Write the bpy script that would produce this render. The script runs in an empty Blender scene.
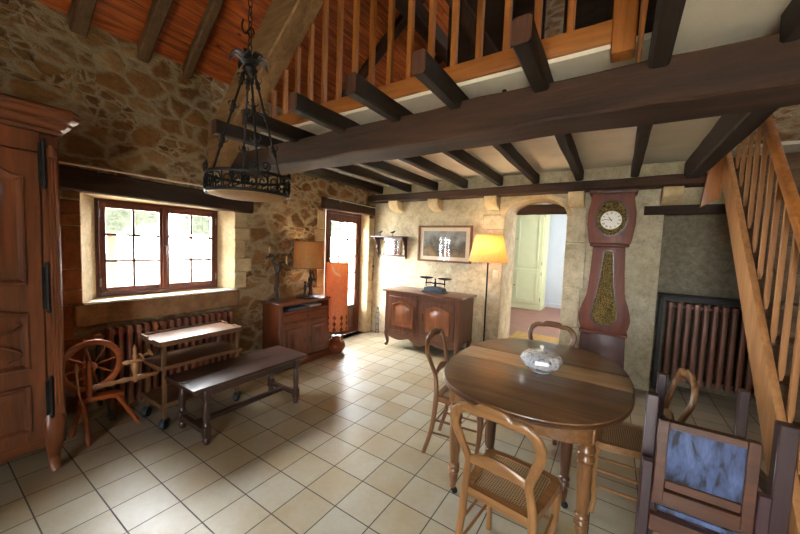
import bpy, bmesh, math, random
from mathutils import Vector, Matrix, noise
random.seed(7)
PI = math.pi
SC = bpy.context.scene
COL = SC.collection

# ------------------------------------------------------------------ camera
CAMH = 1.5392
cam_d = bpy.data.cameras.new('camera')
cam = bpy.data.objects.new('camera', cam_d)
COL.objects.link(cam)
cam_d.sensor_width = 36.0
cam_d.lens = 328.2 / 800 * 36.0
cam_d.clip_start = 0.05
yaw, pitch, roll = .5775, .0659, .0375
F = Vector((-math.sin(yaw) * math.cos(pitch), math.cos(yaw) * math.cos(pitch), -math.sin(pitch)))
R0 = Vector((math.cos(yaw), math.sin(yaw), 0))
U0 = R0.cross(F)
R = R0 * math.cos(roll) + U0 * math.sin(roll)
U = U0 * math.cos(roll) - R0 * math.sin(roll)
m3 = Matrix((R, U, -F)).transposed()
cam.matrix_world = Matrix.Translation((0, 0, CAMH)) @ m3.to_4x4()
SC.camera = cam

# ------------------------------------------------------------------ world, sun, daylight at the openings, exposure
w = bpy.data.worlds.new('sky'); SC.world = w; w.use_nodes = True
wn = w.node_tree.nodes; wl = w.node_tree.links
bg = wn['Background']; bg.inputs['Color'].default_value = (.93, .97, 1.0, 1)
# hazy sky, strengthened on the west for more light through the left openings
_tc = wn.new('ShaderNodeTexCoord'); _sx = wn.new('ShaderNodeSeparateXYZ'); wl.new(_tc.outputs['Generated'], _sx.inputs[0])
_mr = wn.new('ShaderNodeMapRange'); wl.new(_sx.outputs[0], _mr.inputs['Value'])
_mr.inputs['From Min'].default_value = -1.0; _mr.inputs['From Max'].default_value = .2
_mr.inputs['To Min'].default_value = 20.0; _mr.inputs['To Max'].default_value = 7.0
wl.new(_mr.outputs[0], bg.inputs['Strength'])
sun_d = bpy.data.lights.new('sun', 'SUN'); sun_d.energy = 5.0; sun_d.angle = .02; sun_d.color = (1, .94, .82)
sun = bpy.data.objects.new('sun', sun_d); COL.objects.link(sun)
sun.rotation_euler = Vector((-.25, .55, -1.0)).to_track_quat('-Z', 'Y').to_euler()
def daylight(name, loc, target, sx, sy, watts, color, portal=False):
    d = bpy.data.lights.new(name, 'AREA'); d.shape = 'RECTANGLE'; d.size = sx; d.size_y = sy
    d.energy = watts; d.color = color
    if portal:
        d.cycles.is_portal = True
    o = bpy.data.objects.new(name, d); COL.objects.link(o)
    o.location = loc
    o.rotation_euler = (Vector(target) - Vector(loc)).to_track_quat('-Z', 'Y').to_euler()
    return o
daylight('window_portal', (-3.93, 1.52, 1.42), (0, 1.52, 1.42), 1.25, 1.0, 1, (1, 1, 1), True)
daylight('door_portal', (-3.93, 3.98, 1.0), (0, 3.98, 1.0), .95, 2.1, 1, (1, 1, 1), True)
daylight('rear_portal', (.3, -2.55, 1.2), (.3, 3, 1.2), 1.6, 2.0, 1, (1, 1, 1), True)
daylight('loft_portal', (2.2, 3.85, 4.0), (0, 3.85, 4.0), 1.0, 1.1, 1, (1, 1, 1), True)
daylight('kitchen_portal', (.97, 6.8, 1.55), (-2, 6.8, 1.55), 1.3, 1.2, 1, (1, 1, 1), True)
SC.view_settings.view_transform = 'Standard'
SC.view_settings.look = 'None'
SC.view_settings.gamma = 1.0
SC.view_settings.exposure = 2.2
SC.cycles.max_bounces = 10
SC.cycles.diffuse_bounces = 6
SC.cycles.glossy_bounces = 4
SC.cycles.transmission_bounces = 6
SC.cycles.transparent_max_bounces = 10
SC.cycles.sample_clamp_indirect = 6.0
SC.cycles.caustics_reflective = False
SC.cycles.caustics_refractive = False

# ------------------------------------------------------------------ materials
def S(r, g, b):
    f = lambda c: (c / 255 / 12.92) if c / 255 <= .04045 else ((c / 255 + .055) / 1.055) ** 2.4
    return (f(r), f(g), f(b), 1)
def newmat(name):
    m = bpy.data.materials.new(name); m.use_nodes = True
    nt = m.node_tree
    return m, nt, nt.nodes['Principled BSDF'], nt.nodes['Material Output']
def N(nt, t, **kw):
    n = nt.nodes.new(t)
    for k, v in kw.items():
        if k in n.inputs: n.inputs[k].default_value = v
        else: setattr(n, k, v)
    return n
def ramp(nt, fac, stops):
    r = nt.nodes.new('ShaderNodeValToRGB')
    while len(r.color_ramp.elements) < len(stops): r.color_ramp.elements.new(.5)
    for e, (p, c) in zip(r.color_ramp.elements, stops): e.position = p; e.color = c
    nt.links.new(fac, r.inputs[0]); return r.outputs[0]
def coords(nt, scale=(1, 1, 1), rot=(0, 0, 0)):
    tc = nt.nodes.new('ShaderNodeTexCoord'); mp = nt.nodes.new('ShaderNodeMapping')
    mp.inputs['Scale'].default_value = scale; mp.inputs['Rotation'].default_value = rot
    nt.links.new(tc.outputs['Object'], mp.inputs[0]); return mp.outputs[0]
def bump(nt, h, strength, dist, bsdf, prev=None):
    b = nt.nodes.new('ShaderNodeBump'); b.inputs['Strength'].default_value = strength; b.inputs['Distance'].default_value = dist
    nt.links.new(h, b.inputs['Height'])
    if prev is not None: nt.links.new(prev, b.inputs['Normal'])
    nt.links.new(b.outputs[0], bsdf.inputs['Normal']); return b.outputs[0]
def mixc(nt, fac, a, b, mode='MIX'):
    m = nt.nodes.new('ShaderNodeMix'); m.data_type = 'RGBA'; m.blend_type = mode
    for s, v in ((0, fac), (6, a), (7, b)):
        if hasattr(v, 'is_output'): nt.links.new(v, m.inputs[s])
        else: m.inputs[s].default_value = v
    return m.outputs[2]
def math_(nt, op, a, b=None):
    m = nt.nodes.new('ShaderNodeMath'); m.operation = op
    for i, v in enumerate((a, b)):
        if v is None: continue
        if hasattr(v, 'is_output'): nt.links.new(v, m.inputs[i])
        else: m.inputs[i].default_value = v
    return m.outputs[0]

def wood(name, c1, c2, axis='z', rough=.4, scale=14.0, bmp=.15, coat=0.0, stretch=.09, knots=False):
    m, nt, b, o = newmat(name)
    s = {'x': (stretch, 1, 1), 'y': (1, stretch, 1), 'z': (1, 1, stretch)}[axis]
    v = coords(nt, s)
    n = N(nt, 'ShaderNodeTexNoise', Scale=scale, Detail=8.0, Roughness=.65, Distortion=.6)
    nt.links.new(v, n.inputs['Vector'])
    n2 = N(nt, 'ShaderNodeTexNoise', Scale=scale * 6, Detail=4.0)
    nt.links.new(v, n2.inputs['Vector'])
    mid = tuple((x + y) / 2 for x, y in zip(c1, c2))
    c = ramp(nt, n.outputs[0], [(.3, c2), (.5, mid), (.72, c1)])
    c = mixc(nt, .35, c, ramp(nt, n2.outputs[0], [(.35, (.35, .33, .3, 1)), (.6, (1, 1, 1, 1))]), 'MULTIPLY')
    nt.links.new(c, b.inputs['Base Color'])
    b.inputs['Roughness'].default_value = rough
    if coat: b.inputs['Coat Weight'].default_value = coat; b.inputs['Coat Roughness'].default_value = .15
    bump(nt, n2.outputs[0], bmp, .004, b)
    return m
def plain(name, c, rough=.5, metal=0.0, nscale=0, namt=.15, bmp=0):
    m, nt, b, o = newmat(name)
    b.inputs['Roughness'].default_value = rough; b.inputs['Metallic'].default_value = metal
    n = N(nt, 'ShaderNodeTexNoise', Scale=nscale or 20.0, Detail=5.0)
    nt.links.new(coords(nt), n.inputs['Vector'])
    d = tuple(x * (1 - namt * 2) for x in c[:3]) + (1,)
    nt.links.new(ramp(nt, n.outputs[0], [(.3, d), (.65, c)]), b.inputs['Base Color'])
    if bmp: bump(nt, n.outputs[0], bmp, .01, b)
    return m
def rubble(name, mortar, cols, scale, zs=1.5, bs=1.0, edge=(.0, .16)):
    m, nt, b, o = newmat(name)
    v = coords(nt, (1, 1, zs))
    wn_ = N(nt, 'ShaderNodeTexNoise', Scale=4.0, Detail=6.0, Roughness=.6)
    nt.links.new(v, wn_.inputs['Vector'])
    add = nt.nodes.new('ShaderNodeVectorMath'); add.operation = 'MULTIPLY_ADD'
    nt.links.new(wn_.outputs['Color'], add.inputs[0]); add.inputs[1].default_value = (.22, .22, .22); nt.links.new(v, add.inputs[2])
    def layer(sc):
        vo = N(nt, 'ShaderNodeTexVoronoi', Scale=sc, Randomness=1.0); nt.links.new(add.outputs[0], vo.inputs['Vector'])
        ve = N(nt, 'ShaderNodeTexVoronoi', Scale=sc, Randomness=1.0, feature='DISTANCE_TO_EDGE'); nt.links.new(add.outputs[0], ve.inputs['Vector'])
        return vo.outputs['Color'], ve.outputs['Distance']
    c1, e1 = layer(scale); c2, e2 = layer(scale * 2.1)
    pk = N(nt, 'ShaderNodeTexNoise', Scale=2.6, Detail=1.0); nt.links.new(v, pk.inputs['Vector'])
    pm = ramp(nt, pk.outputs[0], [(.57, (0, 0, 0, 1)), (.60, (1, 1, 1, 1))])
    cc = mixc(nt, pm, c1, c2)
    e = mixc(nt, pm, e1, e2)
    sep = nt.nodes.new('ShaderNodeSeparateColor'); nt.links.new(cc, sep.inputs[0])
    k = len(cols)
    sc = ramp(nt, sep.outputs[0], [(i / max(1, k - 1), c) for i, c in enumerate(cols)])
    fn = N(nt, 'ShaderNodeTexNoise', Scale=16.0, Detail=9.0, Roughness=.75); nt.links.new(v, fn.inputs['Vector'])
    sc = mixc(nt, .7, sc, ramp(nt, fn.outputs[0], [(.3, (.45, .4, .33, 1)), (.65, (1.15, 1.1, 1.05, 1))]), 'MULTIPLY')
    ee = math_(nt, 'ADD', e, math_(nt, 'MULTIPLY', math_(nt, 'SUBTRACT', fn.outputs[0], .5), .15))
    ee = math_(nt, 'SUBTRACT', ee, math_(nt, 'MULTIPLY', sep.outputs[1], .07))
    mk = ramp(nt, ee, [(edge[0], (0, 0, 0, 1)), (edge[1], (1, 1, 1, 1))])
    mo = mixc(nt, .6, mortar, ramp(nt, fn.outputs[0], [(.3, (.55, .5, .42, 1)), (.7, (1.1, 1.1, 1.1, 1))]), 'MULTIPLY')
    nt.links.new(mixc(nt, mk, mo, sc), b.inputs['Base Color'])
    b.inputs['Roughness'].default_value = .92
    dome = ramp(nt, ee, [(0, (0, 0, 0, 1)), (.14, (.7, .7, .7, 1)), (.35, (1, 1, 1, 1))])
    h = math_(nt, 'ADD', dome, math_(nt, 'MULTIPLY', fn.outputs[0], 1.3))
    bump(nt, h, bs, .04, b)
    return m
def render_wall(name, c1, c2, c3, scale=9.0, bs=.7):
    m, nt, b, o = newmat(name)
    v = coords(nt)
    n = N(nt, 'ShaderNodeTexNoise', Scale=scale, Detail=9.0, Roughness=.72); nt.links.new(v, n.inputs['Vector'])
    n2 = N(nt, 'ShaderNodeTexNoise', Scale=2.2, Detail=3.0); nt.links.new(v, n2.inputs['Vector'])
    n3 = N(nt, 'ShaderNodeTexNoise', Scale=46.0, Detail=6.0, Roughness=.7); nt.links.new(v, n3.inputs['Vector'])
    c = ramp(nt, n.outputs[0], [(.32, c3), (.5, c2), (.66, c1)])
    c = mixc(nt, .5, c, ramp(nt, n2.outputs[0], [(.35, (.72, .68, .58, 1)), (.62, (1.05, 1.05, 1.05, 1))]), 'MULTIPLY')
    c = mixc(nt, .4, c, ramp(nt, n3.outputs[0], [(.35, (.6, .57, .5, 1)), (.55, (1, 1, 1, 1))]), 'MULTIPLY')
    nt.links.new(c, b.inputs['Base Color']); b.inputs['Roughness'].default_value = .95
    h = math_(nt, 'ADD', n.outputs[0], math_(nt, 'MULTIPLY', n3.outputs[0], .5))
    bump(nt, h, bs, .03, b)
    return m

def floor_mat():
    m, nt, b, o = newmat('stone_tiles')
    g = nt.nodes.new('ShaderNodeNewGeometry')
    mp = nt.nodes.new('ShaderNodeMapping'); mp.inputs['Location'].default_value = (.02295 + 10, -.103 + 10, 0)
    nt.links.new(g.outputs['Position'], mp.inputs[0])
    br = nt.nodes.new('ShaderNodeTexBrick'); br.offset = 0; br.squash = 1
    for k, v in (('Scale', 1.0), ('Brick Width', .25), ('Row Height', .25), ('Mortar Size', .004), ('Mortar Smooth', .3), ('Bias', 0.0)):
        br.inputs[k].default_value = v
    br.inputs['Color1'].default_value = (0, 0, 0, 1); br.inputs['Color2'].default_value = (1, 1, 1, 1); br.inputs['Mortar'].default_value = (.5, .5, .5, 1)
    nt.links.new(mp.outputs[0], br.inputs['Vector'])
    n = N(nt, 'ShaderNodeTexNoise', Scale=3.0, Detail=6.0, Roughness=.6); nt.links.new(mp.outputs[0], n.inputs['Vector'])
    n2 = N(nt, 'ShaderNodeTexNoise', Scale=30.0, Detail=6.0, Roughness=.7); nt.links.new(mp.outputs[0], n2.inputs['Vector'])
    t = ramp(nt, br.outputs['Color'], [(0, S(146, 128, 92)), (.35, S(162, 150, 120)), (.65, S(168, 162, 144)), (1, S(160, 144, 108))])
    t = mixc(nt, .35, t, ramp(nt, n.outputs[0], [(.35, S(162, 142, 104)), (.65, S(180, 177, 166))]), 'MIX')
    t = mixc(nt, .3, t, ramp(nt, n2.outputs[0], [(.3, (.68, .66, .62, 1)), (.6, (1, 1, 1, 1))]), 'MULTIPLY')
    c = mixc(nt, br.outputs['Fac'], t, S(74, 68, 60))
    nt.links.new(c, b.inputs['Base Color'])
    r = ramp(nt, n2.outputs[0], [(.3, (.32, .32, .32, 1)), (.7, (.5, .5, .5, 1))])
    r = mixc(nt, br.outputs['Fac'], r, (.8, .8, .8, 1))
    nt.links.new(r, b.inputs['Roughness'])
    h = math_(nt, 'SUBTRACT', math_(nt, 'MULTIPLY', n2.outputs[0], .25), br.outputs['Fac'])
    h = math_(nt, 'ADD', h, math_(nt, 'MULTIPLY', n.outputs[0], .5))
    bump(nt, h, .35, .004, b)
    return m
def roof_mat():
    m, nt, b, o = newmat('varnished_pine_boards')
    v = coords(nt)
    sx = nt.nodes.new('ShaderNodeSeparateXYZ'); nt.links.new(v, sx.inputs[0])
    u = math_(nt, 'DIVIDE', sx.outputs[0], .072)          # boards run along y; board index by x
    idx = math_(nt, 'FLOOR', u); fr = math_(nt, 'FRACT', u)
    wn_ = nt.nodes.new('ShaderNodeTexWhiteNoise'); wn_.noise_dimensions = '1D'; nt.links.new(idx, wn_.inputs['W'])
    cb = nt.nodes.new('ShaderNodeCombineXYZ')
    nt.links.new(math_(nt, 'MULTIPLY', sx.outputs[0], 30), cb.inputs[0]); nt.links.new(math_(nt, 'ADD', math_(nt, 'MULTIPLY', sx.outputs[1], 2.5), math_(nt, 'MULTIPLY', wn_.outputs[0], 40)), cb.inputs[1])
    n = N(nt, 'ShaderNodeTexNoise', Scale=1.0, Detail=5.0, Distortion=.8); nt.links.new(cb.outputs[0], n.inputs['Vector'])
    kb = nt.nodes.new('ShaderNodeCombineXYZ')
    nt.links.new(math_(nt, 'MULTIPLY', sx.outputs[0], 9), kb.inputs[0]); nt.links.new(math_(nt, 'MULTIPLY', sx.outputs[1], 4), kb.inputs[1])
    kn = N(nt, 'ShaderNodeTexVoronoi', Scale=1.0); nt.links.new(kb.outputs[0], kn.inputs['Vector'])
    c = ramp(nt, n.outputs[0], [(.3, S(116, 48, 16)), (.5, S(168, 84, 34)), (.7, S(196, 112, 54))])
    c = mixc(nt, .5, c, ramp(nt, wn_.outputs[0], [(0, (.62, .55, .5, 1)), (1, (1.1, 1.05, 1, 1))]), 'MULTIPLY')
    c = mixc(nt, ramp(nt, kn.outputs['Distance'], [(.07, (1, 1, 1, 1)), (.13, (0, 0, 0, 1))]), c, S(62, 26, 10))
    gap = ramp(nt, fr, [(0, (1, 1, 1, 1)), (.05, (0, 0, 0, 1)), (.95, (0, 0, 0, 1)), (1, (1, 1, 1, 1))])
    c = mixc(nt, gap, c, S(45, 20, 9))
    nt.links.new(c, b.inputs['Base Color']); b.inputs['Roughness'].default_value = .38
    bump(nt, math_(nt, 'SUBTRACT', math_(nt, 'MULTIPLY', n.outputs[0], .15), gap), .6, .006, b)
    return m
def cane_mat():
    m, nt, b, o = newmat('woven_cane')
    v = coords(nt)
    a = N(nt, 'ShaderNodeTexWave', Scale=26.0, bands_direction='X'); nt.links.new(v, a.inputs['Vector'])
    c_ = N(nt, 'ShaderNodeTexWave', Scale=26.0, bands_direction='Y'); nt.links.new(v, c_.inputs['Vector'])
    h = math_(nt, 'MAXIMUM', a.outputs['Fac'], c_.outputs['Fac'])
    nt.links.new(ramp(nt, h, [(.45, S(70, 52, 34)), (.8, S(176, 146, 104))]), b.inputs['Base Color'])
    b.inputs['Roughness'].default_value = .6
    bump(nt, h, .6, .003, b)
    return m
def shade_mat(name, c, weave=60, trans=.5):
    m, nt, b, o = newmat(name)
    tr = nt.nodes.new('ShaderNodeBsdfTranslucent'); mx = nt.nodes.new('ShaderNodeMixShader')
    n = N(nt, 'ShaderNodeTexNoise', Scale=float(weave), Detail=4.0); nt.links.new(coords(nt, (1, 1, .3)), n.inputs['Vector'])
    col = ramp(nt, n.outputs[0], [(.3, tuple(x * .8 for x in c[:3]) + (1,)), (.7, c)])
    nt.links.new(col, b.inputs['Base Color']); nt.links.new(col, tr.inputs['Color'])
    b.inputs['Roughness'].default_value = .8; mx.inputs[0].default_value = trans
    nt.links.new(b.outputs[0], mx.inputs[1]); nt.links.new(tr.outputs[0], mx.inputs[2]); nt.links.new(mx.outputs[0], o.inputs[0])
    return m
def glass_mat():
    m, nt, b, o = newmat('window_glass')
    t = nt.nodes.new('ShaderNodeBsdfTransparent'); g = nt.nodes.new('ShaderNodeBsdfGlossy'); g.inputs['Roughness'].default_value = .02
    f = nt.nodes.new('ShaderNodeFresnel'); f.inputs[0].default_value = 1.45
    ge = nt.nodes.new('ShaderNodeNewGeometry')
    fac = math_(nt, 'MULTIPLY', f.outputs[0], math_(nt, 'SUBTRACT', 1.0, ge.outputs['Backfacing']))
    mx = nt.nodes.new('ShaderNodeMixShader'); nt.links.new(fac, mx.inputs[0])
    nt.links.new(t.outputs[0], mx.inputs[1]); nt.links.new(g.outputs[0], mx.inputs[2]); nt.links.new(mx.outputs[0], o.inputs[0])
    return m
def velvet_mat():
    m, nt, b, o = newmat('blue_velvet')
    v = coords(nt, (1, 1, .3))
    n = N(nt, 'ShaderNodeTexNoise', Scale=24.0, Detail=4.0, Distortion=.5); nt.links.new(v, n.inputs['Vector'])
    n2 = N(nt, 'ShaderNodeTexNoise', Scale=140.0, Detail=2.0); nt.links.new(v, n2.inputs['Vector'])
    c = ramp(nt, n.outputs[0], [(.40, S(14, 18, 28)), (.49, S(54, 68, 102)), (.72, S(84, 102, 142))])
    c = mixc(nt, .4, c, ramp(nt, n2.outputs[0], [(.35, (.6, .6, .65, 1)), (.6, (1.1, 1.1, 1.1, 1))]), 'MULTIPLY')
    nt.links.new(c, b.inputs['Base Color']); b.inputs['Roughness'].default_value = .7
    b.inputs['Sheen Weight'].default_value = .15
    bump(nt, n2.outputs[0], .4, .003, b)
    return m
def porcelain_mat():
    m, nt, b, o = newmat('blue_and_white_porcelain')
    v = coords(nt)
    n = N(nt, 'ShaderNodeTexNoise', Scale=26.0, Detail=4.0, Distortion=1.2); nt.links.new(v, n.inputs['Vector'])
    nt.links.new(ramp(nt, n.outputs[0], [(.5, S(204, 208, 212)), (.62, S(150, 158, 176)), (.7, S(84, 92, 126))]), b.inputs['Base Color'])
    b.inputs['Roughness'].default_value = .15; b.inputs['Coat Weight'].default_value = .5
    return m
def brass_mat():
    m, nt, b, o = newmat('stamped_brass')
    v = coords(nt)
    n = N(nt, 'ShaderNodeTexVoronoi', Scale=95.0); nt.links.new(v, n.inputs['Vector'])
    n2 = N(nt, 'ShaderNodeTexNoise', Scale=60.0, Detail=4.0); nt.links.new(v, n2.inputs['Vector'])
    c = ramp(nt, n.outputs['Distance'], [(.05, S(190, 160, 86)), (.4, S(120, 98, 46)), (.75, S(38, 34, 20))])
    nt.links.new(c, b.inputs['Base Color']); b.inputs['Metallic'].default_value = .55; b.inputs['Roughness'].default_value = .38
    bump(nt, math_(nt, 'ADD', n.outputs['Distance'], n2.outputs[0]), .8, .008, b)
    return m
def print_mat():
    m, nt, b, o = newmat('faded_landscape_print')
    v = coords(nt)
    n = N(nt, 'ShaderNodeTexNoise', Scale=7.0, Detail=7.0); nt.links.new(v, n.inputs['Vector'])
    sx = nt.nodes.new('ShaderNodeSeparateXYZ'); nt.links.new(v, sx.inputs[0])
    t = math_(nt, 'ADD', math_(nt, 'MULTIPLY', sx.outputs[2], 1.2), math_(nt, 'MULTIPLY', n.outputs[0], .9))
    nt.links.new(ramp(nt, t, [(.2, S(140, 115, 85)), (.38, S(92, 88, 76)), (.5, S(118, 122, 116)), (.7, S(160, 165, 165))]), b.inputs['Base Color'])
    b.inputs['Roughness'].default_value = .8
    return m
def leaf_mat():
    m, nt, b, o = newmat('garden_leaves')
    n = N(nt, 'ShaderNodeTexNoise', Scale=7.0, Detail=6.0); nt.links.new(coords(nt), n.inputs['Vector'])
    nt.links.new(ramp(nt, n.outputs[0], [(.3, S(14, 22, 14)), (.6, S(38, 52, 34))]), b.inputs['Base Color'])
    bump(nt, n.outputs[0], 1.0, .2, b)
    return m

M = {}
M['rubble'] = rubble('rubble_stone_wall', S(200, 180, 144), [S(140, 98, 56), S(180, 136, 84), S(114, 82, 48), S(196, 158, 106), S(156, 118, 72)], 4.6)
M['plaster'] = render_wall('rough_lime_render', S(224, 216, 192), S(208, 198, 170), S(178, 166, 136))
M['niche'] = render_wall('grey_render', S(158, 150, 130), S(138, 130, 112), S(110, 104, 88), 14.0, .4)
M['dressed'] = render_wall('dressed_limestone', S(222, 206, 172), S(206, 186, 148), S(180, 158, 120), 6.0, .25)
M['quoin'] = render_wall('ochre_stone_blocks', S(178, 116, 68), S(158, 96, 54), S(122, 74, 42), 5.0, .5)
M['sillstone'] = render_wall('brown_sill_stone', S(168, 134, 98), S(146, 112, 78), S(112, 84, 58), 6.0, .35)
M['tiles'] = floor_mat()
M['roof'] = roof_mat()
M['white'] = plain('white_plaster', S(240, 234, 218), .85, 0, 5.0, .05)
M['kwall'] = plain('pale_blue_white_paint', S(214, 222, 234), .8, 0, 4.0, .03)
M['kfloor'] = plain('red_clay_floor', S(150, 104, 88), .5, 0, 6.0, .1)
M['step'] = plain('yellow_stone_step', S(190, 150, 80), .8, 0, 12.0, .12, .2)
M['beam'] = {a: wood('dark_oak_beam_' + a, S(84, 54, 35), S(18, 12, 8), a, .8, 5.0, 1.0, 0, .12) for a in 'xyz'}
M['joist'] = wood('dark_oak_joist', S(50, 35, 27), S(20, 14, 11), 'y', .7, 10.0, .5, 0, .12)
M['sawn'] = wood('sawn_oak_end', S(104, 66, 46), S(64, 38, 26), 'z', .7, 18.0, .3)
M['paleoak'] = wood('weathered_pale_oak', S(172, 138, 94), S(116, 86, 54), 'x', .7, 7.0, .6, 0, .15)
M['rafter'] = wood('brown_rafter_wood', S(122, 92, 62), S(72, 50, 32), 'x', .7, 7.0, .5, 0, .15)
M['pine'] = {a: wood('amber_pine_' + a, S(190, 122, 56), S(138, 80, 32), a, .45, 8.0, .1, .15) for a in 'xyz'}
M['stair'] = {a: wood('pale_stair_pine_' + a, S(196, 144, 92), S(158, 106, 62), a, .45, 7.0, .1, .1) for a in 'xyz'}
M['frame'] = {a: wood('red_brown_joinery_' + a, S(126, 68, 42), S(82, 40, 24), a, .45, 12.0, .15, .1) for a in 'yz'}
M['walnut'] = {a: wood('polished_walnut_' + a, S(134, 76, 43), S(62, 33, 17), a, .38, 7.0, .08, .15) for a in 'xyz'}
M['cherry'] = {a: wood('brown_cherry_' + a, S(122, 78, 54), S(66, 38, 25), a, .33, 9.0, .1, .25) for a in 'xyz'}
M['cherrypanel'] = wood('orange_brown_cherry_panel', S(160, 98, 58), S(104, 58, 34), 'z', .33, 9.0, .1, .2)
M['cherrydark'] = {a: wood('dark_cherry_' + a, S(92, 56, 38), S(50, 28, 19), a, .36, 9.0, .1, .25) for a in 'xyz'}
M['cabinet'] = {a: wood('red_stained_wood_' + a, S(142, 76, 44), S(74, 36, 20), a, .35, 9.0, .1, .25) for a in 'xyz'}
M['bench'] = {a: wood('dark_bench_oak_' + a, S(84, 60, 52), S(36, 25, 22), a, .3, 10.0, .12, .2) for a in 'xyz'}
M['trolley'] = {a: wood('worn_trolley_wood_' + a, S(128, 92, 62), S(84, 58, 38), a, .36, 10.0, .1, .2) for a in 'xyz'}
M['tabletop'] = wood('worn_table_top', S(140, 104, 70), S(82, 56, 36), 'x', .33, 8.0, .08, .1)
M['tableleaf'] = wood('paler_table_leaf', S(198, 166, 124), S(150, 120, 84), 'x', .36, 8.0, .08, .1)
M['tablewood'] = {a: wood('oak_table_base_' + a, S(150, 106, 62), S(92, 58, 32), a, .34, 9.0, .1, .25) for a in 'xyz'}
M['legdark'] = wood('dark_turned_leg', S(104, 68, 42), S(58, 34, 22), 'z', .32, 9.0, .1, .25)
M['chair'] = {a: wood('honey_beech_' + a, S(158, 113, 68), S(106, 71, 39), a, .36, 8.0, .08, .25) for a in 'xyz'}
M['chairdark'] = {a: wood('brown_beech_' + a, S(134, 92, 58), S(84, 54, 34), a, .36, 8.0, .08, .25) for a in 'xyz'}
M['spin'] = {a: wood('orange_turned_wood_' + a, S(186, 100, 46), S(122, 56, 24), a, .36, 9.0, .08, .25) for a in 'xyz'}
M['spinpale'] = wood('pale_turned_wood', S(196, 146, 98), S(150, 98, 60), 'z', .42, 9.0, .08, .15)
M['plum'] = {a: wood('plum_stained_oak_' + a, S(62, 37, 42), S(28, 16, 19), a, .36, 10.0, .12, .25) for a in 'xyz'}
M['panelframe'] = {a: wood('brown_panel_oak_' + a, S(92, 52, 32), S(44, 24, 15), a, .36, 10.0, .12, .2) for a in 'xyz'}
M['clock'] = {a: wood('red_brown_clock_case_' + a, S(124, 60, 38), S(72, 32, 21), a, .5, 10.0, .12, .05) for a in 'xz'}
M['clockbase'] = wood('dark_clock_plinth', S(84, 44, 36), S(48, 24, 22), 'z', .42, 10.0, .1, .15)
M['cane'] = cane_mat()
M['iron'] = plain('black_wrought_iron', S(40, 42, 44), .5, .6, 40.0, .2, .3)
M['steel'] = plain('brushed_steel', S(150, 150, 152), .3, .9, 30.0, .1)
M['castiron'] = plain('blue_grey_cast_iron', S(66, 76, 84), .5, .5, 30.0, .15)
M['radiator'] = plain('brown_radiator_enamel', S(128, 76, 54), .42, 0, 9.0, .12)
M['radiatordark'] = plain('dull_brown_radiator_enamel', S(124, 82, 66), .45, 0, 9.0, .12)
M['black'] = plain('matt_black', S(24, 24, 25), .6, 0, 30.0, .1)
M['rubber'] = plain('black_rubber', S(30, 30, 30), .7, 0, 30.0, .1)
M['brass'] = brass_mat()
M['enamel'] = plain('white_clock_enamel', S(226, 222, 208), .25, 0, 9.0, .03)
M['ceramic'] = plain('brown_glazed_ceramic', S(134, 70, 40), .18, 0, 8.0, .2)
M['porcelain'] = porcelain_mat()
M['glass'] = glass_mat()
M['velvet'] = velvet_mat()
M['print'] = print_mat()
M['mat'] = plain('cream_card', S(226, 212, 186), .8, 0, 20.0, .03)
M['frameoak'] = wood('picture_frame_oak', S(146, 102, 62), S(100, 64, 36), 'x', .4, 12.0)
M['shadelit'] = shade_mat('ivory_orange_lampshade', S(250, 214, 160), 60, .55)
M['shadetan'] = shade_mat('tan_linen_lampshade', S(196, 146, 88), 90, .28)
M['shadeorange'] = shade_mat('orange_cylinder_shade', S(250, 192, 140), 70, .6)
M['diamond'] = shade_mat('rust_diamond_pattern', S(142, 70, 34), 40, .3)
M['dish'] = shade_mat('parchment_dish', S(190, 150, 100), 30, .4)
M['bronze'] = plain('dark_bronze', S(62, 52, 46), .4, .6, 30.0, .2, .2)
M['vine'] = plain('dark_vine_wood', S(84, 74, 68), .7, 0, 22.0, .35, .8)
M['wax'] = plain('ivory_candle_wax', S(232, 206, 140), .5, 0, 9.0, .03)
M['green'] = plain('pale_green_paint', S(206, 208, 164), .5, 0, 6.0, .03)
M['mirror'] = plain('silvered_mirror', S(230, 230, 232), .06, 1.0, 3.0, .02)
M['plastic'] = plain('ivory_plastic', S(226, 214, 190), .4, 0, 10.0, .02)
M['paper'] = plain('grey_blue_paper', S(120, 128, 138), .7, 0, 10.0, .1)
M['ribbon'] = plain('ivory_ribbon', S(240, 222, 170), .6, 0, 10.0, .03)
M['gravel'] = plain('pale_gravel', S(206, 198, 180), .95, 0, 30.0, .08)
M['leaf'] = leaf_mat()
M['bark'] = plain('tree_bark', S(84, 70, 54), .9, 0, 12.0, .2, .5)
M['darkboard'] = wood('dark_loft_boards', S(58, 42, 34), S(24, 18, 15), 'x', .7, 7.0, .4)

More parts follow.
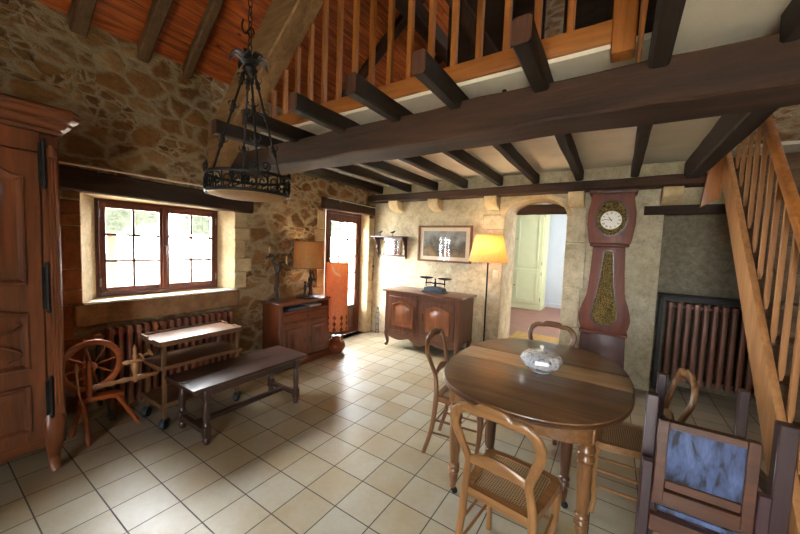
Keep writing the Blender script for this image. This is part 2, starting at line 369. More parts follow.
# ------------------------------------------------------------------ mesh helpers
class MB:
    def __init__(s): s.bm = bmesh.new()
    def _mat(s, faces, mi):
        for f in faces: f.material_index = mi; f.smooth = True
    def box(s, x0, x1, y0, y1, z0, z1, bev=0.0, mi=0, mx=None, seg=1):
        r = bmesh.ops.create_cube(s.bm, size=1)
        vs = r['verts']
        for v in vs:
            v.co = Vector(((x0 + x1) / 2 + v.co.x * (x1 - x0), (y0 + y1) / 2 + v.co.y * (y1 - y0), (z0 + z1) / 2 + v.co.z * (z1 - z0)))
            if mx is not None: v.co = mx @ v.co
        fs = set(f for v in vs for f in v.link_faces); s._mat(fs, mi)
        if bev > 0:
            es = list(set(e for v in vs for e in v.link_edges))
            r = bmesh.ops.bevel(s.bm, geom=es, offset=bev, segments=seg, affect='EDGES', profile=.5)
            s._mat(r['faces'], mi)
        return s
    def bar(s, p0, p1, wd, dp, ref=(0, 0, 1), bev=.002, mi=0):
        p0, p1 = Vector(p0), Vector(p1); t = (p1 - p0); L = t.length; t.normalize()
        a = Vector(ref) - t * t.dot(Vector(ref))
        if a.length < 1e-4: a = t.orthogonal()
        a.normalize(); b = t.cross(a)
        mx = Matrix((b, a, t)).transposed().to_4x4(); mx.translation = p0
        return s.box(-wd / 2, wd / 2, -dp / 2, dp / 2, 0, L, bev, mi, mx)
    def sweep(s, pts, size, n=12, ref=(1, 0, 0), closed=False, sq=1.0, mi=0):
        """tube through pts; size: number or list of r or (a,b) half sizes; a lies along ref; sq<1 makes the section squarer"""
        P = [Vector(p) for p in pts]; K = len(P); ref = Vector(ref); rings = []; pa = None
        for i, p in enumerate(P):
            if closed: t = P[(i + 1) % K] - P[i - 1]
            else: t = P[min(i + 1, K - 1)] - P[max(i - 1, 0)]
            t.normalize()
            a = ref - t * t.dot(ref)
            if a.length < .25 and pa is not None: a = pa - t * t.dot(pa)
            if a.length < 1e-4: a = t.orthogonal()
            a.normalize(); b = t.cross(a); pa = a
            z = size[i] if isinstance(size, (list, tuple)) and len(size) == K and not (K == 2 and isinstance(size, tuple)) else size
            ra, rb = (z if isinstance(z, tuple) else (z, z))
            ring = []
            for k in range(n):
                th = 2 * PI * (k + .5) / n; c, d = math.cos(th), math.sin(th)
                if sq != 1.0: c = math.copysign(abs(c) ** sq, c); d = math.copysign(abs(d) ** sq, d)
                ring.append(s.bm.verts.new(p + a * (ra * c) + b * (rb * d)))
            rings.append(ring)
        fs = []
        for i in range(K if closed else K - 1):
            r0, r1 = rings[i], rings[(i + 1) % K]
            for k in range(n): fs.append(s.bm.faces.new((r0[k], r0[(k + 1) % n], r1[(k + 1) % n], r1[k])))
        if not closed:
            fs.append(s.bm.faces.new(list(reversed(rings[0])))); fs.append(s.bm.faces.new(rings[-1]))
        s._mat(fs, mi); return s
    def lathe(s, prof, o=(0, 0, 0), n=24, axis=(0, 0, 1), mi=0, sx=1.0, sy=1.0, phase=0.0):
        ax = Vector(axis).normalized(); q = Vector((0, 0, 1)).rotation_difference(ax); o = Vector(o); rings = []
        for r, z in prof:
            r = max(r, .0004)
            rings.append([s.bm.verts.new(o + q @ Vector((sx * r * math.cos(phase + 2 * PI * k / n), sy * r * math.sin(phase + 2 * PI * k / n), z))) for k in range(n)])
        fs = []
        for a, b in zip(rings, rings[1:]):
            for k in range(n): fs.append(s.bm.faces.new((a[k], a[(k + 1) % n], b[(k + 1) % n], b[k])))
        fs.append(s.bm.faces.new(list(reversed(rings[0])))); fs.append(s.bm.faces.new(rings[-1]))
        s._mat(fs, mi); return s
    def prism(s, poly, plane, d0, d1, bev=0.0, mi=0):
        """polygon (2D) extruded: plane 'xz' along y, 'yz' along x, 'xy' along z"""
        def P(u, v, d): return {'xz': (u, d, v), 'yz': (d, u, v), 'xy': (u, v, d)}[plane]
        a = [s.bm.verts.new(P(u, v, d0)) for u, v in poly]; b = [s.bm.verts.new(P(u, v, d1)) for u, v in poly]
        n = len(poly); fs = [s.bm.faces.new(a), s.bm.faces.new(list(reversed(b)))]
        for k in range(n): fs.append(s.bm.faces.new((a[k], b[k], b[(k + 1) % n], a[(k + 1) % n])))
        bmesh.ops.recalc_face_normals(s.bm, faces=fs)
        s._mat(fs, mi)
        if bev > 0:
            es = [e for e in set(e for f in fs[:2] for e in f.edges)]
            r = bmesh.ops.bevel(s.bm, geom=es, offset=bev, segments=2, affect='EDGES', profile=.5); s._mat(r['faces'], mi)
        return s
    def ringprism(s, outer, inner, plane, d0, d1, mi=0):
        """frame between two outlines with equal point counts"""
        def P(u, v, d): return {'xz': (u, d, v), 'yz': (d, u, v), 'xy': (u, v, d)}[plane]
        n = len(outer); g = [[s.bm.verts.new(P(u, v, d)) for u, v in L] for d in (d0, d1) for L in (outer, inner)]
        o0, i0, o1, i1 = g; fs = []
        for k in range(n):
            j = (k + 1) % n
            fs += [s.bm.faces.new((o0[k], o0[j], i0[j], i0[k])), s.bm.faces.new((o1[j], o1[k], i1[k], i1[j])),
                   s.bm.faces.new((o0[j], o0[k], o1[k], o1[j])), s.bm.faces.new((i0[k], i0[j], i1[j], i1[k]))]
        bmesh.ops.recalc_face_normals(s.bm, faces=fs); s._mat(fs, mi); return s
    def quad(s, a, b, c, d, mi=0):
        f = s.bm.faces.new([s.bm.verts.new(p) for p in (a, b, c, d)]); s._mat([f], mi); return s
    def build(s, name, mat, parent=None, angle=38):
        me = bpy.data.meshes.new(name); s.bm.to_mesh(me); s.bm.free()
        for m in (mat if isinstance(mat, (list, tuple)) else [mat]): me.materials.append(m)
        me.set_sharp_from_angle(angle=math.radians(angle))
        o = bpy.data.objects.new(name, me); COL.objects.link(o)
        if parent is not None: o.parent = parent
        return o
def tag(o, label, cat, group=None):
    o['label'] = label; o['category'] = cat
    if group: o['group'] = group
    return o
def thing(name, label, cat, loc=(0, 0, 0), rz=0.0, group=None):
    o = bpy.data.objects.new(name, None); COL.objects.link(o); o.empty_display_size = .1
    o.location = loc; o.rotation_euler = (0, 0, rz)
    return tag(o, label, cat, group)
def struct(o, label=None):
    o['kind'] = 'structure'
    if label: o['label'] = label
    return o
def copy_tree(o, parent=None, kids=None):
    c = o.copy(); COL.objects.link(c)
    if parent is not None: c.parent = parent
    for ch in list(o.children): copy_tree(ch, c)
    return c
def cr(pts, k=6, closed=False):
    P = [Vector(p) for p in pts]; n = len(P); out = []
    for i in range(n if closed else n - 1):
        p1, p2 = P[i], P[(i + 1) % n]
        p0 = P[i - 1] if (closed or i > 0) else p1 * 2 - p2
        p3 = P[(i + 2) % n] if (closed or i + 2 < n) else p2 * 2 - p1
        for j in range(k):
            t = j / k
            out.append(.5 * ((2 * p1) + (p2 - p0) * t + (2 * p0 - 5 * p1 + 4 * p2 - p3) * t * t + (3 * p1 - p0 - 3 * p2 + p3) * t ** 3))
    if not closed: out.append(P[-1])
    return out
def lerp_sizes(sizes, k):
    out = []
    for a, b in zip(sizes, sizes[1:]):
        for j in range(k):
            t = j / k
            out.append(tuple(x + (y - x) * t for x, y in zip(a, b)) if isinstance(a, tuple) else a + (b - a) * t)
    out.append(sizes[-1]); return out
def timber(mb, p0, p1, wd, ht, seed=0, rough=.008, seg=16, up=(0, 0, 1), taper=(1, 1), ends=None, mi=0):
    """hewn beam: rounded rectangular section with uneven faces"""
    p0, p1 = Vector(p0), Vector(p1); t = (p1 - p0).normalized(); a = t.cross(Vector(up)).normalized(); u = a.cross(t)
    sec = []
    c = .012
    for x, z in ((-1, -1), (1, -1), (1, 1), (-1, 1)):
        sec.append((x, z))
    rings = []; cs = []
    for sx, sz, ox, oz in ((-1, -1, 0, c), (-1, -1, c, 0), (0, -1, 0, 0), (1, -1, -c, 0), (1, -1, 0, c), (1, 0, 0, 0), (1, 1, 0, -c), (1, 1, -c, 0), (0, 1, 0, 0), (-1, 1, c, 0), (-1, 1, 0, -c), (-1, 0, 0, 0)):
        cs.append((sx, sz, ox, oz))
    for i in range(seg + 1):
        f = i / seg; p = p0.lerp(p1, f); k = taper[0] + (taper[1] - taper[0]) * f; ring = []
        for j, (sx, sz, ox, oz) in enumerate(cs):
            q = p + a * (sx * wd / 2 * k + ox) + u * (sz * ht / 2 * k + oz)
            d = noise.noise_vector(q * 2.3 + Vector((seed * 3.7, 0, 0))) * rough + noise.noise_vector(q * 9 + Vector((0, seed, 0))) * rough * .4
            d -= t * d.dot(t)
            ring.append(mb.bm.verts.new(q + d))
        rings.append(ring)
    n = len(cs); fs = []
    for r0, r1 in zip(rings, rings[1:]):
        for k in range(n): fs.append(mb.bm.faces.new((r0[k], r0[(k + 1) % n], r1[(k + 1) % n], r1[k])))
    e0 = mb.bm.faces.new(list(reversed(rings[0]))); e1 = mb.bm.faces.new(rings[-1])
    mb._mat(fs, mi); mb._mat([e0, e1], mi if ends is None else ends)
    bmesh.ops.recalc_face_normals(mb.bm, faces=fs + [e0, e1])
    return mb

# ================================================================== THE SETTING
W, B = -3.55, 4.60           # inner faces of the left and back walls
XR, YR = 2.1, -2.4           # right wall and rear wall
def plane_wall(name, mat, x_is, front, back, u0, u1, z0, z1, holes, flip=False, mreveal=None, top=None):
    """wall on plane x=front (x_is) or y=front, thickness to back; holes: ((ufront0,u1,z0,z1),(uback0,u1,z0,z1))"""
    mb = MB()
    def P(d, u, z): return (d, u, z) if x_is else (u, d, z)
    for d, idx in ((front, 0), (back, 1)):
        us = sorted(set([u0, u1] + [h[idx][0] for h in holes] + [h[idx][1] for h in holes]))
        zs = sorted(set([z0, z1] + [h[idx][2] for h in holes] + [h[idx][3] for h in holes]))
        us = [u for u in us if u0 <= u <= u1]; zs = [z for z in zs if z0 <= z <= z1]
        for a, b_ in zip(us, us[1:]):
            for c, e in zip(zs, zs[1:]):
                mu, mz = (a + b_) / 2, (c + e) / 2
                if any(h[idx][0] < mu < h[idx][1] and h[idx][2] < mz < h[idx][3] for h in holes): continue
                mb.quad(P(d, a, c), P(d, b_, c), P(d, b_, e), P(d, a, e))
    for h in holes:
        f, k = h
        cf = [(f[0], f[2]), (f[1], f[2]), (f[1], f[3]), (f[0], f[3])]; ck = [(k[0], k[2]), (k[1], k[2]), (k[1], k[3]), (k[0], k[3])]
        for i in range(4):
            j = (i + 1) % 4
            mb.quad(P(front, *cf[i]), P(front, *cf[j]), P(back, *ck[j]), P(back, *ck[i]), mi=1)
    for a, b_ in (((u0, z0), (u1, z0)), ((u1, z0), (u1, z1)), ((u1, z1), (u0, z1)), ((u0, z1), (u0, z0))):
        mb.quad(P(front, *a), P(front, *b_), P(back, *b_), P(back, *a))
    bmesh.ops.remove_doubles(mb.bm, verts=mb.bm.verts[:], dist=1e-5)
    bmesh.ops.recalc_face_normals(mb.bm, faces=mb.bm.faces[:])
    o = mb.build(name, [mat, mreveal or mat]); struct(o); return o
plane_wall('wall_left', M['rubble'], True, W, -3.715, YR, 5.2, 0, 3.2,
           [((.80, 2.05, .975, 1.86), (.926, 1.95, .997, 1.843)), ((3.42, 4.42, 0, 2.03), (3.58, 4.42, 0, 2.05))], mreveal=M['dressed'])
# back wall: a niche on the right, an arched opening in the middle
mb = MB()
arch = [(-1.30, 0), (-1.30, 1.98)] + [(-.915 + .385 * math.cos(PI - PI * k / 16), 1.98 + .25 * math.sin(PI * k / 16)) for k in range(1, 16)] + [(-.53, 1.98), (-.53, 0)]
def bw(mb, pts, y, mi=0):
    f = mb.bm.faces.new([mb.bm.verts.new((x, y, z)) for x, z in pts]); mb._mat([f], mi)
for y in (B, 5.2):
    bw(mb, [(-4, 0), (-1.30, 0), (-1.30, 1.98)] + arch[2:9] + [(-.915, 2.6), (-4, 2.6)], y)
    bw(mb, [(-.915, 2.6)] + [arch[9]] + arch[10:17] + [(-.53, 1.98), (-.53, 0), (.42, 0), (.42, 2.6)], y)
    bw(mb, [(.42, 2.06), (XR, 2.06), (XR, 2.6), (.42, 2.6)], y)
for a, b_ in zip(arch, arch[1:]):
    mb.quad((a[0], B, a[1]), (b_[0], B, b_[1]), (b_[0], 5.2, b_[1]), (a[0], 5.2, a[1]), mi=1)
mb.quad((.42, B, 0), (.42, 5.0, 0), (.42, 5.0, 2.06), (.42, B, 2.06), mi=1)
mb.quad((.42, B, 2.06), (.42, 5.0, 2.06), (XR, 5.0, 2.06), (XR, B, 2.06), mi=1)
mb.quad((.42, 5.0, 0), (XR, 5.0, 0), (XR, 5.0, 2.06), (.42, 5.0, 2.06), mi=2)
struct(mb.build('wall_back', [M['plaster'], M['dressed'], M['niche']]))
mb = MB()
mb.box(-4, 3.2, B, 5.2, 2.6, 6.3)
struct(mb.build('wall_gable', M['rubble']))
plane_wall('wall_right', M['rubble'], True, XR, 2.6, YR, 5.2, 0, 5.2, [((3.4, 4.3, 3.5, 4.5), (3.4, 4.3, 3.5, 4.5))])
plane_wall('wall_rear', M['rubble'], False, YR, -2.9, -4.0, 2.6, 0, 6.3, [((-.4, 1.0, .25, 2.1), (-.4, 1.0, .25, 2.1))], mreveal=M['dressed'])
mb = MB(); mb.box(-4.0, 2.6, -2.9, 5.0, -.12, 0); struct(mb.build('floor', M['tiles']))
# roof boards: slope up from the left wall to the ridge, then down to the right
RS = .78
def roofz(x): return 3.17 + RS * (x - W)
XRG = .6
mb = MB()
mb.prism([(-4.3, roofz(-4.3)), (XRG, roofz(XRG)), (2.9, roofz(XRG) - RS * (2.9 - XRG)), (2.9, roofz(XRG) - RS * (2.9 - XRG) + .1), (XRG, roofz(XRG) + .12), (-4.3, roofz(-4.3) + .12)], 'xz', -3.0, 5.3)
struct(mb.build('ceiling', M['roof']), 'orange varnished board ceiling sloping up from the stone wall')
# white plaster ceiling under the loft floor
mb = MB()
ZC = 2.545
for x0, x1, y0, y1 in ((W, .62, 1.96, B), (.1, XR, YR, 1.96), (.62, XR, 1.96, 2.45), (1.62, XR, 2.45, B), (.62, 1.62, 4.3, B)):
    mb.box(x0, x1, y0, y1, ZC, ZC + .03)
struct(mb.build('ceiling_loft', M['white']), 'white plaster ceiling panels between the dark joists')
# room beyond the arch
mb = MB()
mb.box(-3.4, .9, 5.64, 8.7, .06, .18); mb.box(-3.4, -1.3, 5.2, 5.64, .06, .18); mb.box(-.53, .9, 5.2, 5.64, .06, .18)
struct(mb.build('floor_beyond', M['kfloor']))
mb = MB(); mb.box(-3.5, 1.0, 8.6, 8.75, .1, 2.75); struct(mb.build('wall_beyond', M['kwall']))
mb = MB(); mb.box(-3.5, -3.4, 5.2, 8.6, .1, 2.75); struct(mb.build('wall_beyond_left', M['kwall']))
plane_wall('wall_beyond_right', M['kwall'], True, .8, .95, 5.2, 8.6, .1, 2.75, [((6.2, 7.4, 1.0, 2.1), (6.2, 7.4, 1.0, 2.1))])
mb = MB(); mb.box(-3.5, 1.0, 5.2, 8.7, 2.68, 2.75); struct(mb.build('ceiling_beyond', M['kwall']))
mb = MB(); mb.box(-1.299, -.531, 4.66, 5.2, .001, .183, .01); mb.box(-1.299, -.531, 5.2, 5.639, .061, .183, .01); struct(mb.build('trim_1', M['step']), 'yellow stone step in the arched doorway')
mb = MB(); mb.box(-3.4, .8, 8.575, 8.6, .18, .28, .004); struct(mb.build('baseboard_beyond', M['kwall']))
mb = MB(); timber(mb, (-1.42, 5.14, 2.13), (-.41, 5.14, 2.13), .1, .14, 5, .006); struct(mb.build('lintel_beam', M['beam']['x']), 'brown wooden lintel inside the arched doorway')
# dressed stones set in the walls, each proud of the render by a few millimetres
mb = MB()
zz = 0.0
for k, h in enumerate((.42, .36, .46, .3, .4)):
    d = (.14, .2, .12, .18, .15)[k]
    mb.box(W - .02, W + .012, 2.052, 2.052 + d, zz + .6 if False else .99 + zz * .44, .99 + (zz + h) * .44 - .006, .006); zz += h
struct(mb.build('trim_2', M['dressed']), 'pale dressed stones on the right of the window')
mb = MB()
zz = .0
for k, h in enumerate((.12, .16, .34, .09, .11)):
    mb.box(W - .02, W + .012, .5, .798, .98 + zz, .98 + zz + h - .006, .006); zz += h
mb.box(W - .02, W + .012, .5, .742, .70, .972, .006)
mb.box(W - .02, W + .012, .5, .80, .36, .694, .006)
struct(mb.build('trim_3', M['quoin']), 'ochre stone blocks on the left of the window')
mb = MB(); mb.box(W - .04, W + .035, .745, 2.10, .79, .968, .01)
struct(mb.build('trim_4', M['sillstone']), 'long brown stone slab under the window')
mb = MB(); mb.prism([(.80, W + .04), (2.06, W + .04), (1.96, -3.709), (.92, -3.709)], 'xy', .969, .985)
# prism on 'xy' uses (x,y): swap to real axes
for v in mb.bm.verts: v.co = Vector((v.co.y, v.co.x, v.co.z))
bmesh.ops.recalc_face_normals(mb.bm, faces=mb.bm.faces[:])
struct(mb.build('window_sill', M['white']), 'white painted sill in the window recess')
mb = MB()
zz = 0
for k, h in enumerate((.55, .36, .42, .3, .36)):
    mb.box(W - .02, W + .014, 4.425, 4.425 + (.13, .16, .12, .17, .14)[k], zz, zz + h - .006, .008); zz += h
struct(mb.build('trim_5', M['dressed']), 'pale dressed stones on the right of the glazed door')
mb = MB(); zz = 0
for k, h in enumerate((.5, .4, .45, .38, .27)):
    mb.box(W - .02, W + .014, 3.415 - (.16, .22, .14, .2, .15)[k], 3.415, zz, zz + h - .006, .008); zz += h
struct(mb.build('trim_6', M['dressed']), 'pale dressed stones on the left of the glazed door')
mb = MB(); zz = 0
for k, h in enumerate((.6, .5, .55, .55)):
    mb.box(-.528, -.528 + (.22, .2, .23, .21)[k], B - .012, B + .02, zz, zz + h - .005, .008); zz += h
struct(mb.build('trim_7', M['plaster']), 'tall dressed stones between the arch and the clock')
mb = MB(); zz = 0
for k, h in enumerate((.5, .42, .5, .4, .2)):
    mb.box(-1.302 - (.3, .22, .3, .24, .3)[k], -1.302, B - .012, B + .02, zz, zz + h - .005, .008); zz += h
struct(mb.build('trim_8', M['plaster']), 'pale dressed stones on the left of the arch')
# arch rim of stone voussoirs
mb = MB()
rim_o = [(-.915 + .44 * math.cos(PI - PI * k / 18), 1.98 + .30 * math.sin(PI * k / 18)) for k in range(19)]
rim_i = [(-.915 + .384 * math.cos(PI - PI * k / 18), 1.98 + .249 * math.sin(PI * k / 18)) for k in range(19)]
for k in range(18):
    mb.prism([rim_o[k], rim_o[k + 1], rim_i[k + 1], rim_i[k]], 'xz', B - .014, B + .02)
struct(mb.build('trim_9', M['dressed']), 'curved stone rim over the arched doorway')

# ------------------------------------------------------------------ beams and joists
mb = MB(); timber(mb, (-3.6, 2.13, 2.345), (XR, 2.13, 2.365), .30, .215, 1, .016, 40, taper=(.97, 1.02)); struct(mb.build('ceiling_beam', M['beam']['x']), 'massive dark oak beam crossing the whole room')
mb = MB(); timber(mb, (W, 4.49, 2.305), (.72, 4.49, 2.315), .22, .105, 2, .006, 30); struct(mb.build('wall_beam', M['beam']['x']), 'thin dark beam carried along the back wall on stone corbels')
jo = [(-3.42, -3.42, 2.3, .10), (-2.91, -2.85, 1.5, .08), (-2.455, -2.37, 1.5, .08), (-1.895, -1.89, 1.5, .08), (-1.375, -1.38, 1.5, .08), (-.912, -.92, 1.5, .08), (-.402, -.42, 1.5, .085), (.09, .125, -2.3, .08)]
nm = ['along the left wall', 'second from the left wall', 'third from the left wall', 'fourth from the left wall, lower end below the short balusters', 'fifth from the left wall', 'sixth from the left wall', 'with a knotted end, seventh from the left wall', 'running past the newel post towards the front']
for i, (xf, xb, y0, wd) in enumerate(jo):
    mb = MB(); timber(mb, (xf, y0, 2.484), (xb, 4.56, 2.462), wd, .118, 10 + i, .006, 22, ends=1)
    o = struct(mb.build('ceiling_joist', [M['joist'], M['sawn']]), 'dark ceiling joist ' + nm[i]); o['group'] = 'ceiling joists under the loft'
mb = MB(); timber(mb, (.61, 2.2, 2.42), (.61, 4.56, 2.42), .12, .2, 31, .008, 20); struct(mb.build('trimmer_joist', M['joist']), 'heavy dark joist beside the top of the staircase')
mb = MB(); timber(mb, (.56, -2.3, 2.475), (.56, 2.0, 2.475), .12, .135, 33, .006, 20); o = struct(mb.build('ceiling_joist', M['joist']), 'dark ceiling joist at the top right, in front of the big beam'); o['group'] = 'ceiling joists under the loft'
mb = MB(); timber(mb, (1.65, 2.2, 2.44), (1.65, 4.58, 2.44), .12, .18, 32, .008, 16); struct(mb.build('trimmer_joist', M['joist']), 'dark joist on the far side of the staircase')
for x, hh in ((-3.05, 1), (-2.33, 0), (-1.46, 0), (-.43, 0), (.46, 0)):
    mb = MB()
    mb.prism([(B, 2.25), (4.39, 2.25), (4.39, 2.19), (4.45, 2.12), (B, 2.08)], 'yz', x - .085, x + .085, .006)
    o = struct(mb.build('stone_corbel', M['dressed'])); o['group'] = 'stone corbels under the wall beam'
# principal rafter of the truss, common rafters
mb = MB()
d = Vector((1, 0, .88)).normalized(); nrm = Vector((-d.z, 0, d.x))
base = Vector((-3.6, 1.87, 2.18)) + nrm * .16
timber(mb, base, base + d * 5.0, .20, .32, 40, .014, 26, up=(0, 0, 1)); struct(mb.build('truss_rafter', M['paleoak']), 'broad pale oak truss rafter rising from the big beam')
for i, (y, wd, dr) in enumerate(((.02, .10, 0), (.42, .10, .02), (.815, .105, .03), (1.225, .095, .02), (1.58, .075, -.12), (3.3, .11, 0), (4.2, .1, 0), (-.5, .1, 0), (-1.1, .1, 0), (-1.7, .1, 0))):
    mb = MB(); a = Vector((W - .2, y, roofz(W - .2) - .055)); e = Vector((XRG, y + dr, roofz(XRG) - .055))
    timber(mb, a, e, wd, .09, 50 + i, .012, 24)
    o = struct(mb.build('roof_rafter', M['rafter'] if y < 2.2 else M['beam']['x'])); o['group'] = 'rafters under the roof boards'
mb = MB(); timber(mb, (-2.05, YR, roofz(-2.05) - .2), (-2.05, B, roofz(-2.05) - .2), .16, .18, 66, .01, 20); struct(mb.build('roof_purlin', M['beam']['y']))
mb = MB(); timber(mb, (-.62, 2.2, 2.56), (-1.5, 2.2, 4.0), .1, .14, 68, .008, 12, up=(0, 1, 0)); struct(mb.build('roof_brace', M['beam']['z']), 'dark diagonal brace behind the balusters')
mb = MB(); mb.box(-1.75, -.72, 3.5, 3.54, 2.58, 4.4); mb.box(-.55, .6, 3.5, 3.54, 2.58, 4.9)
for x in (-1.45, -1.1, -.3, .1):
    mb.box(x, x + .09, 3.46, 3.5, 2.58, 4.3, .004)
struct(mb.build('wall_loft', M['darkboard']), 'dark board partition in the loft')
mb = MB(); mb.box(-3.4, .6, 3.2, 3.24, 2.58, 2.78, .004); struct(mb.build('trim_10', M['pine']['x']), 'amber board on the loft floor behind the balusters')
# lintels over the window and the door, and over the niche
mb = MB(); timber(mb, (W + .0, .58, 1.955), (W + .0, 2.24, 1.925), .13, .17, 70, .006, 18); struct(mb.build('window_lintel', M['beam']['y']), 'black oak lintel over the window')
mb = MB(); timber(mb, (W + .0, 3.33, 2.105), (W + .0, 4.5, 2.11), .13, .16, 71, .006, 14); struct(mb.build('door_lintel', M['beam']['y']), 'dark oak lintel over the glazed door')
mb = MB(); timber(mb, (.24, 4.63, 2.03), (XR, 4.63, 2.03), .1, .1, 72, .004, 16); struct(mb.build('niche_lintel', M['beam']['x']), 'dark wooden lintel over the radiator niche')
for nme, y0, y1, z0, z1, x, lab in (('curtain_rod', .62, 2.12, 2.055, 2.045, W + .11, 'thin pale curtain rod in front of the window lintel'), ('curtain_rod', 3.36, 4.5, 2.175, 2.155, W + .10, 'short curtain rod in front of the door lintel')):
    t = thing(nme, lab, 'curtain rod', (x, y0, z0))
    MB().sweep([(0, 0, 0), (0, y1 - y0, z1 - z0)], .008, 10).build('rod', M['plastic'], t)
    for yy in (.28, y1 - y0 - .15):
        MB().box(-.048, .0, yy - .012, yy + .012, -.03, -.005, .003).build('bracket', M['steel'], t)

# ------------------------------------------------------------------ window and glazed door
def casement(parent, x, y0, y1, z0, z1, cols, rows, st=.05, bt=.05, mun=.022, panel=0.0):
    mb = MB(); d = .045
    mb.box(x, x + d, y0, y0 + st, z0, z1, .004); mb.box(x, x + d, y1 - st, y1, z0, z1, .004)
    mb.box(x, x + d, y0 + st, y1 - st, z1 - bt, z1, .004); mb.box(x, x + d, y0 + st, y1 - st, z0, z0 + bt, .004)
    if panel: mb.box(x, x + d, y0 + st, y1 - st, z0 + panel, z0 + panel + .07, .004); mb.box(x + .014, x + .032, y0 + st, y1 - st, z0 + bt, z0 + panel, .0)
    zb = z0 + (panel + .07 if panel else bt)
    gy, gz = y1 - y0 - 2 * st, z1 - bt - zb
    for c in range(1, cols): mb.box(x + .008, x + d - .008, y0 + st + gy * c / cols - mun / 2, y0 + st + gy * c / cols + mun / 2, zb, z1 - bt, .003)
    for r in range(1, rows): mb.box(x + .0095, x + d - .0095, y0 + st, y1 - st, zb + gz * r / rows - mun / 2, zb + gz * r / rows + mun / 2, .003)
    o = mb.build('sash', M['frame']['z'], parent)
    MB().box(x + .021, x + .024, y0 + st - .003, y1 - st + .003, zb - .003, z1 - bt + .003).build('pane', M['glass'], o)
    return o
t = bpy.data.objects.new('window_1', None); COL.objects.link(t); struct(t, 'small brown casement window with twelve panes over the left radiator')
x = -3.75
mb = MB(); y0, y1, z0, z1 = .912, 1.964, .984, 1.856
for a in ((y0, y0 + .036, z0, z1), (y1 - .036, y1, z0, z1), (y0 + .036, y1 - .036, z1 - .04, z1), (y0 + .036, y1 - .036, z0, z0 + .045)):
    mb.box(x - .01, x + .04, *a, .004)
mb.build('window_frame', M['frame']['y'], t)
casement(t, x + .008, .949, 1.4345, 1.030, 1.815, 2, 3, .042, .046, .02)
s2 = casement(t, x + .008, 1.4355, 1.927, 1.030, 1.815, 2, 3, .042, .046, .02)
MB().box(x + .053, x + .066, 1.415, 1.455, 1.035, 1.81, .004).sweep([(x + .06, 1.435, 1.45), (x + .10, 1.435, 1.45), (x + .105, 1.435, 1.36)], .007, 8).build('window_latch', M['frame']['z'], t)
for z in (1.12, 1.72):
    for y in (.949, 1.927): MB().sweep([(x + .055, y, z - .035), (x + .055, y, z + .035)], .007, 8).build('hinge', M['steel'], t)
t = bpy.data.objects.new('door_1', None); COL.objects.link(t); struct(t, 'brown glazed door with fifteen panes in the left wall')
x = -3.76; mb = MB()
for a in ((3.585, 3.63, 0, 2.05), (4.37, 4.418, 0, 2.05), (3.63, 4.37, 2.0, 2.05)): mb.box(x - .02, x + .05, *a, .004)
mb.build('door_frame', M['frame']['z'], t)
casement(t, x, 3.632, 4.368, .006, 1.998, 3, 5, .075, .12, .022, .42)
mb = MB(); mb.sweep([(x + .045, 3.67, 1.33), (x + .10, 3.67, 1.33), (x + .105, 3.78, 1.33)], .01, 8); mb.box(x + .045, x + .052, 3.65, 3.69, 1.25, 1.40, .003)
mb.build('door_handle', M['brass'], t)
# rear garden window behind the camera, a wide frame with glazing bars
t = bpy.data.objects.new('window_2', None); COL.objects.link(t); struct(t)
mb = MB()
for a, b_ in ((-.4, -.34), (.27, .33), (.94, 1.0)): mb.box(a, b_, YR - .12, YR - .06, .25, 2.1, .004)
for a, b_ in ((.25, .33), (2.02, 2.1)): mb.box(-.4, 1.0, YR - .119, YR - .061, a, b_, .004)
mb.build('window_frame', M['frame']['z'], t)
MB().box(-.35, .95, YR - .095, YR - .09, .3, 2.05).build('pane', M['glass'], t)

# ------------------------------------------------------------------ garden outside the windows
mb = MB(); mb.box(-30, -4.02, -25, 25, -.3, -.14); mb.box(-4.02, 20, -25, -2.95, -.3, -.14)
struct(mb.build('ground', M['gravel']))
def blob(mb, c, r, sub=3, seed=0, amp=.35, sq=(1, 1, 1)):
    q = bmesh.ops.create_icosphere(mb.bm, subdivisions=sub, radius=1)
    for v in q['verts']:
        n = noise.fractal(v.co * 2.2 + Vector((seed, seed * 2, 0)), 1.0, 2.0, 4)
        v.co = Vector(c) + Vector((v.co.x * sq[0], v.co.y * sq[1], v.co.z * sq[2])) * r * (1 + amp * n)
    mb._mat(set(f for v in q['verts'] for f in v.link_faces), 0)
for i, (x, y, h, r) in enumerate(((-13, 3.6, 3.0, 1.35), (-15, 7.6, 3.4, 1.5), (-13.5, 12, 3.1, 1.5), (-14, -.4, 3.2, 1.4), (-12, 16.5, 3.2, 1.6))):
    t = thing('garden_tree', ('round green garden tree seen through the left window panes', 'broad green garden tree seen through the right window panes', 'green garden tree seen through the glazed door', 'green garden tree beyond the left edge of the window', 'green garden tree farthest along the garden')[i], 'tree', (x, y, -.14), 0, 'garden trees outside')
    mb = MB(); blob(mb, (0, 0, h), r, 4, i * 5.1); mb.build('crown', M['leaf'], t, 180)
    MB().sweep([(0, 0, 0), (.06, 0, h * .5), (0, .05, h - .4)], [.16, .12, .1], 10).build('trunk', M['bark'], t)

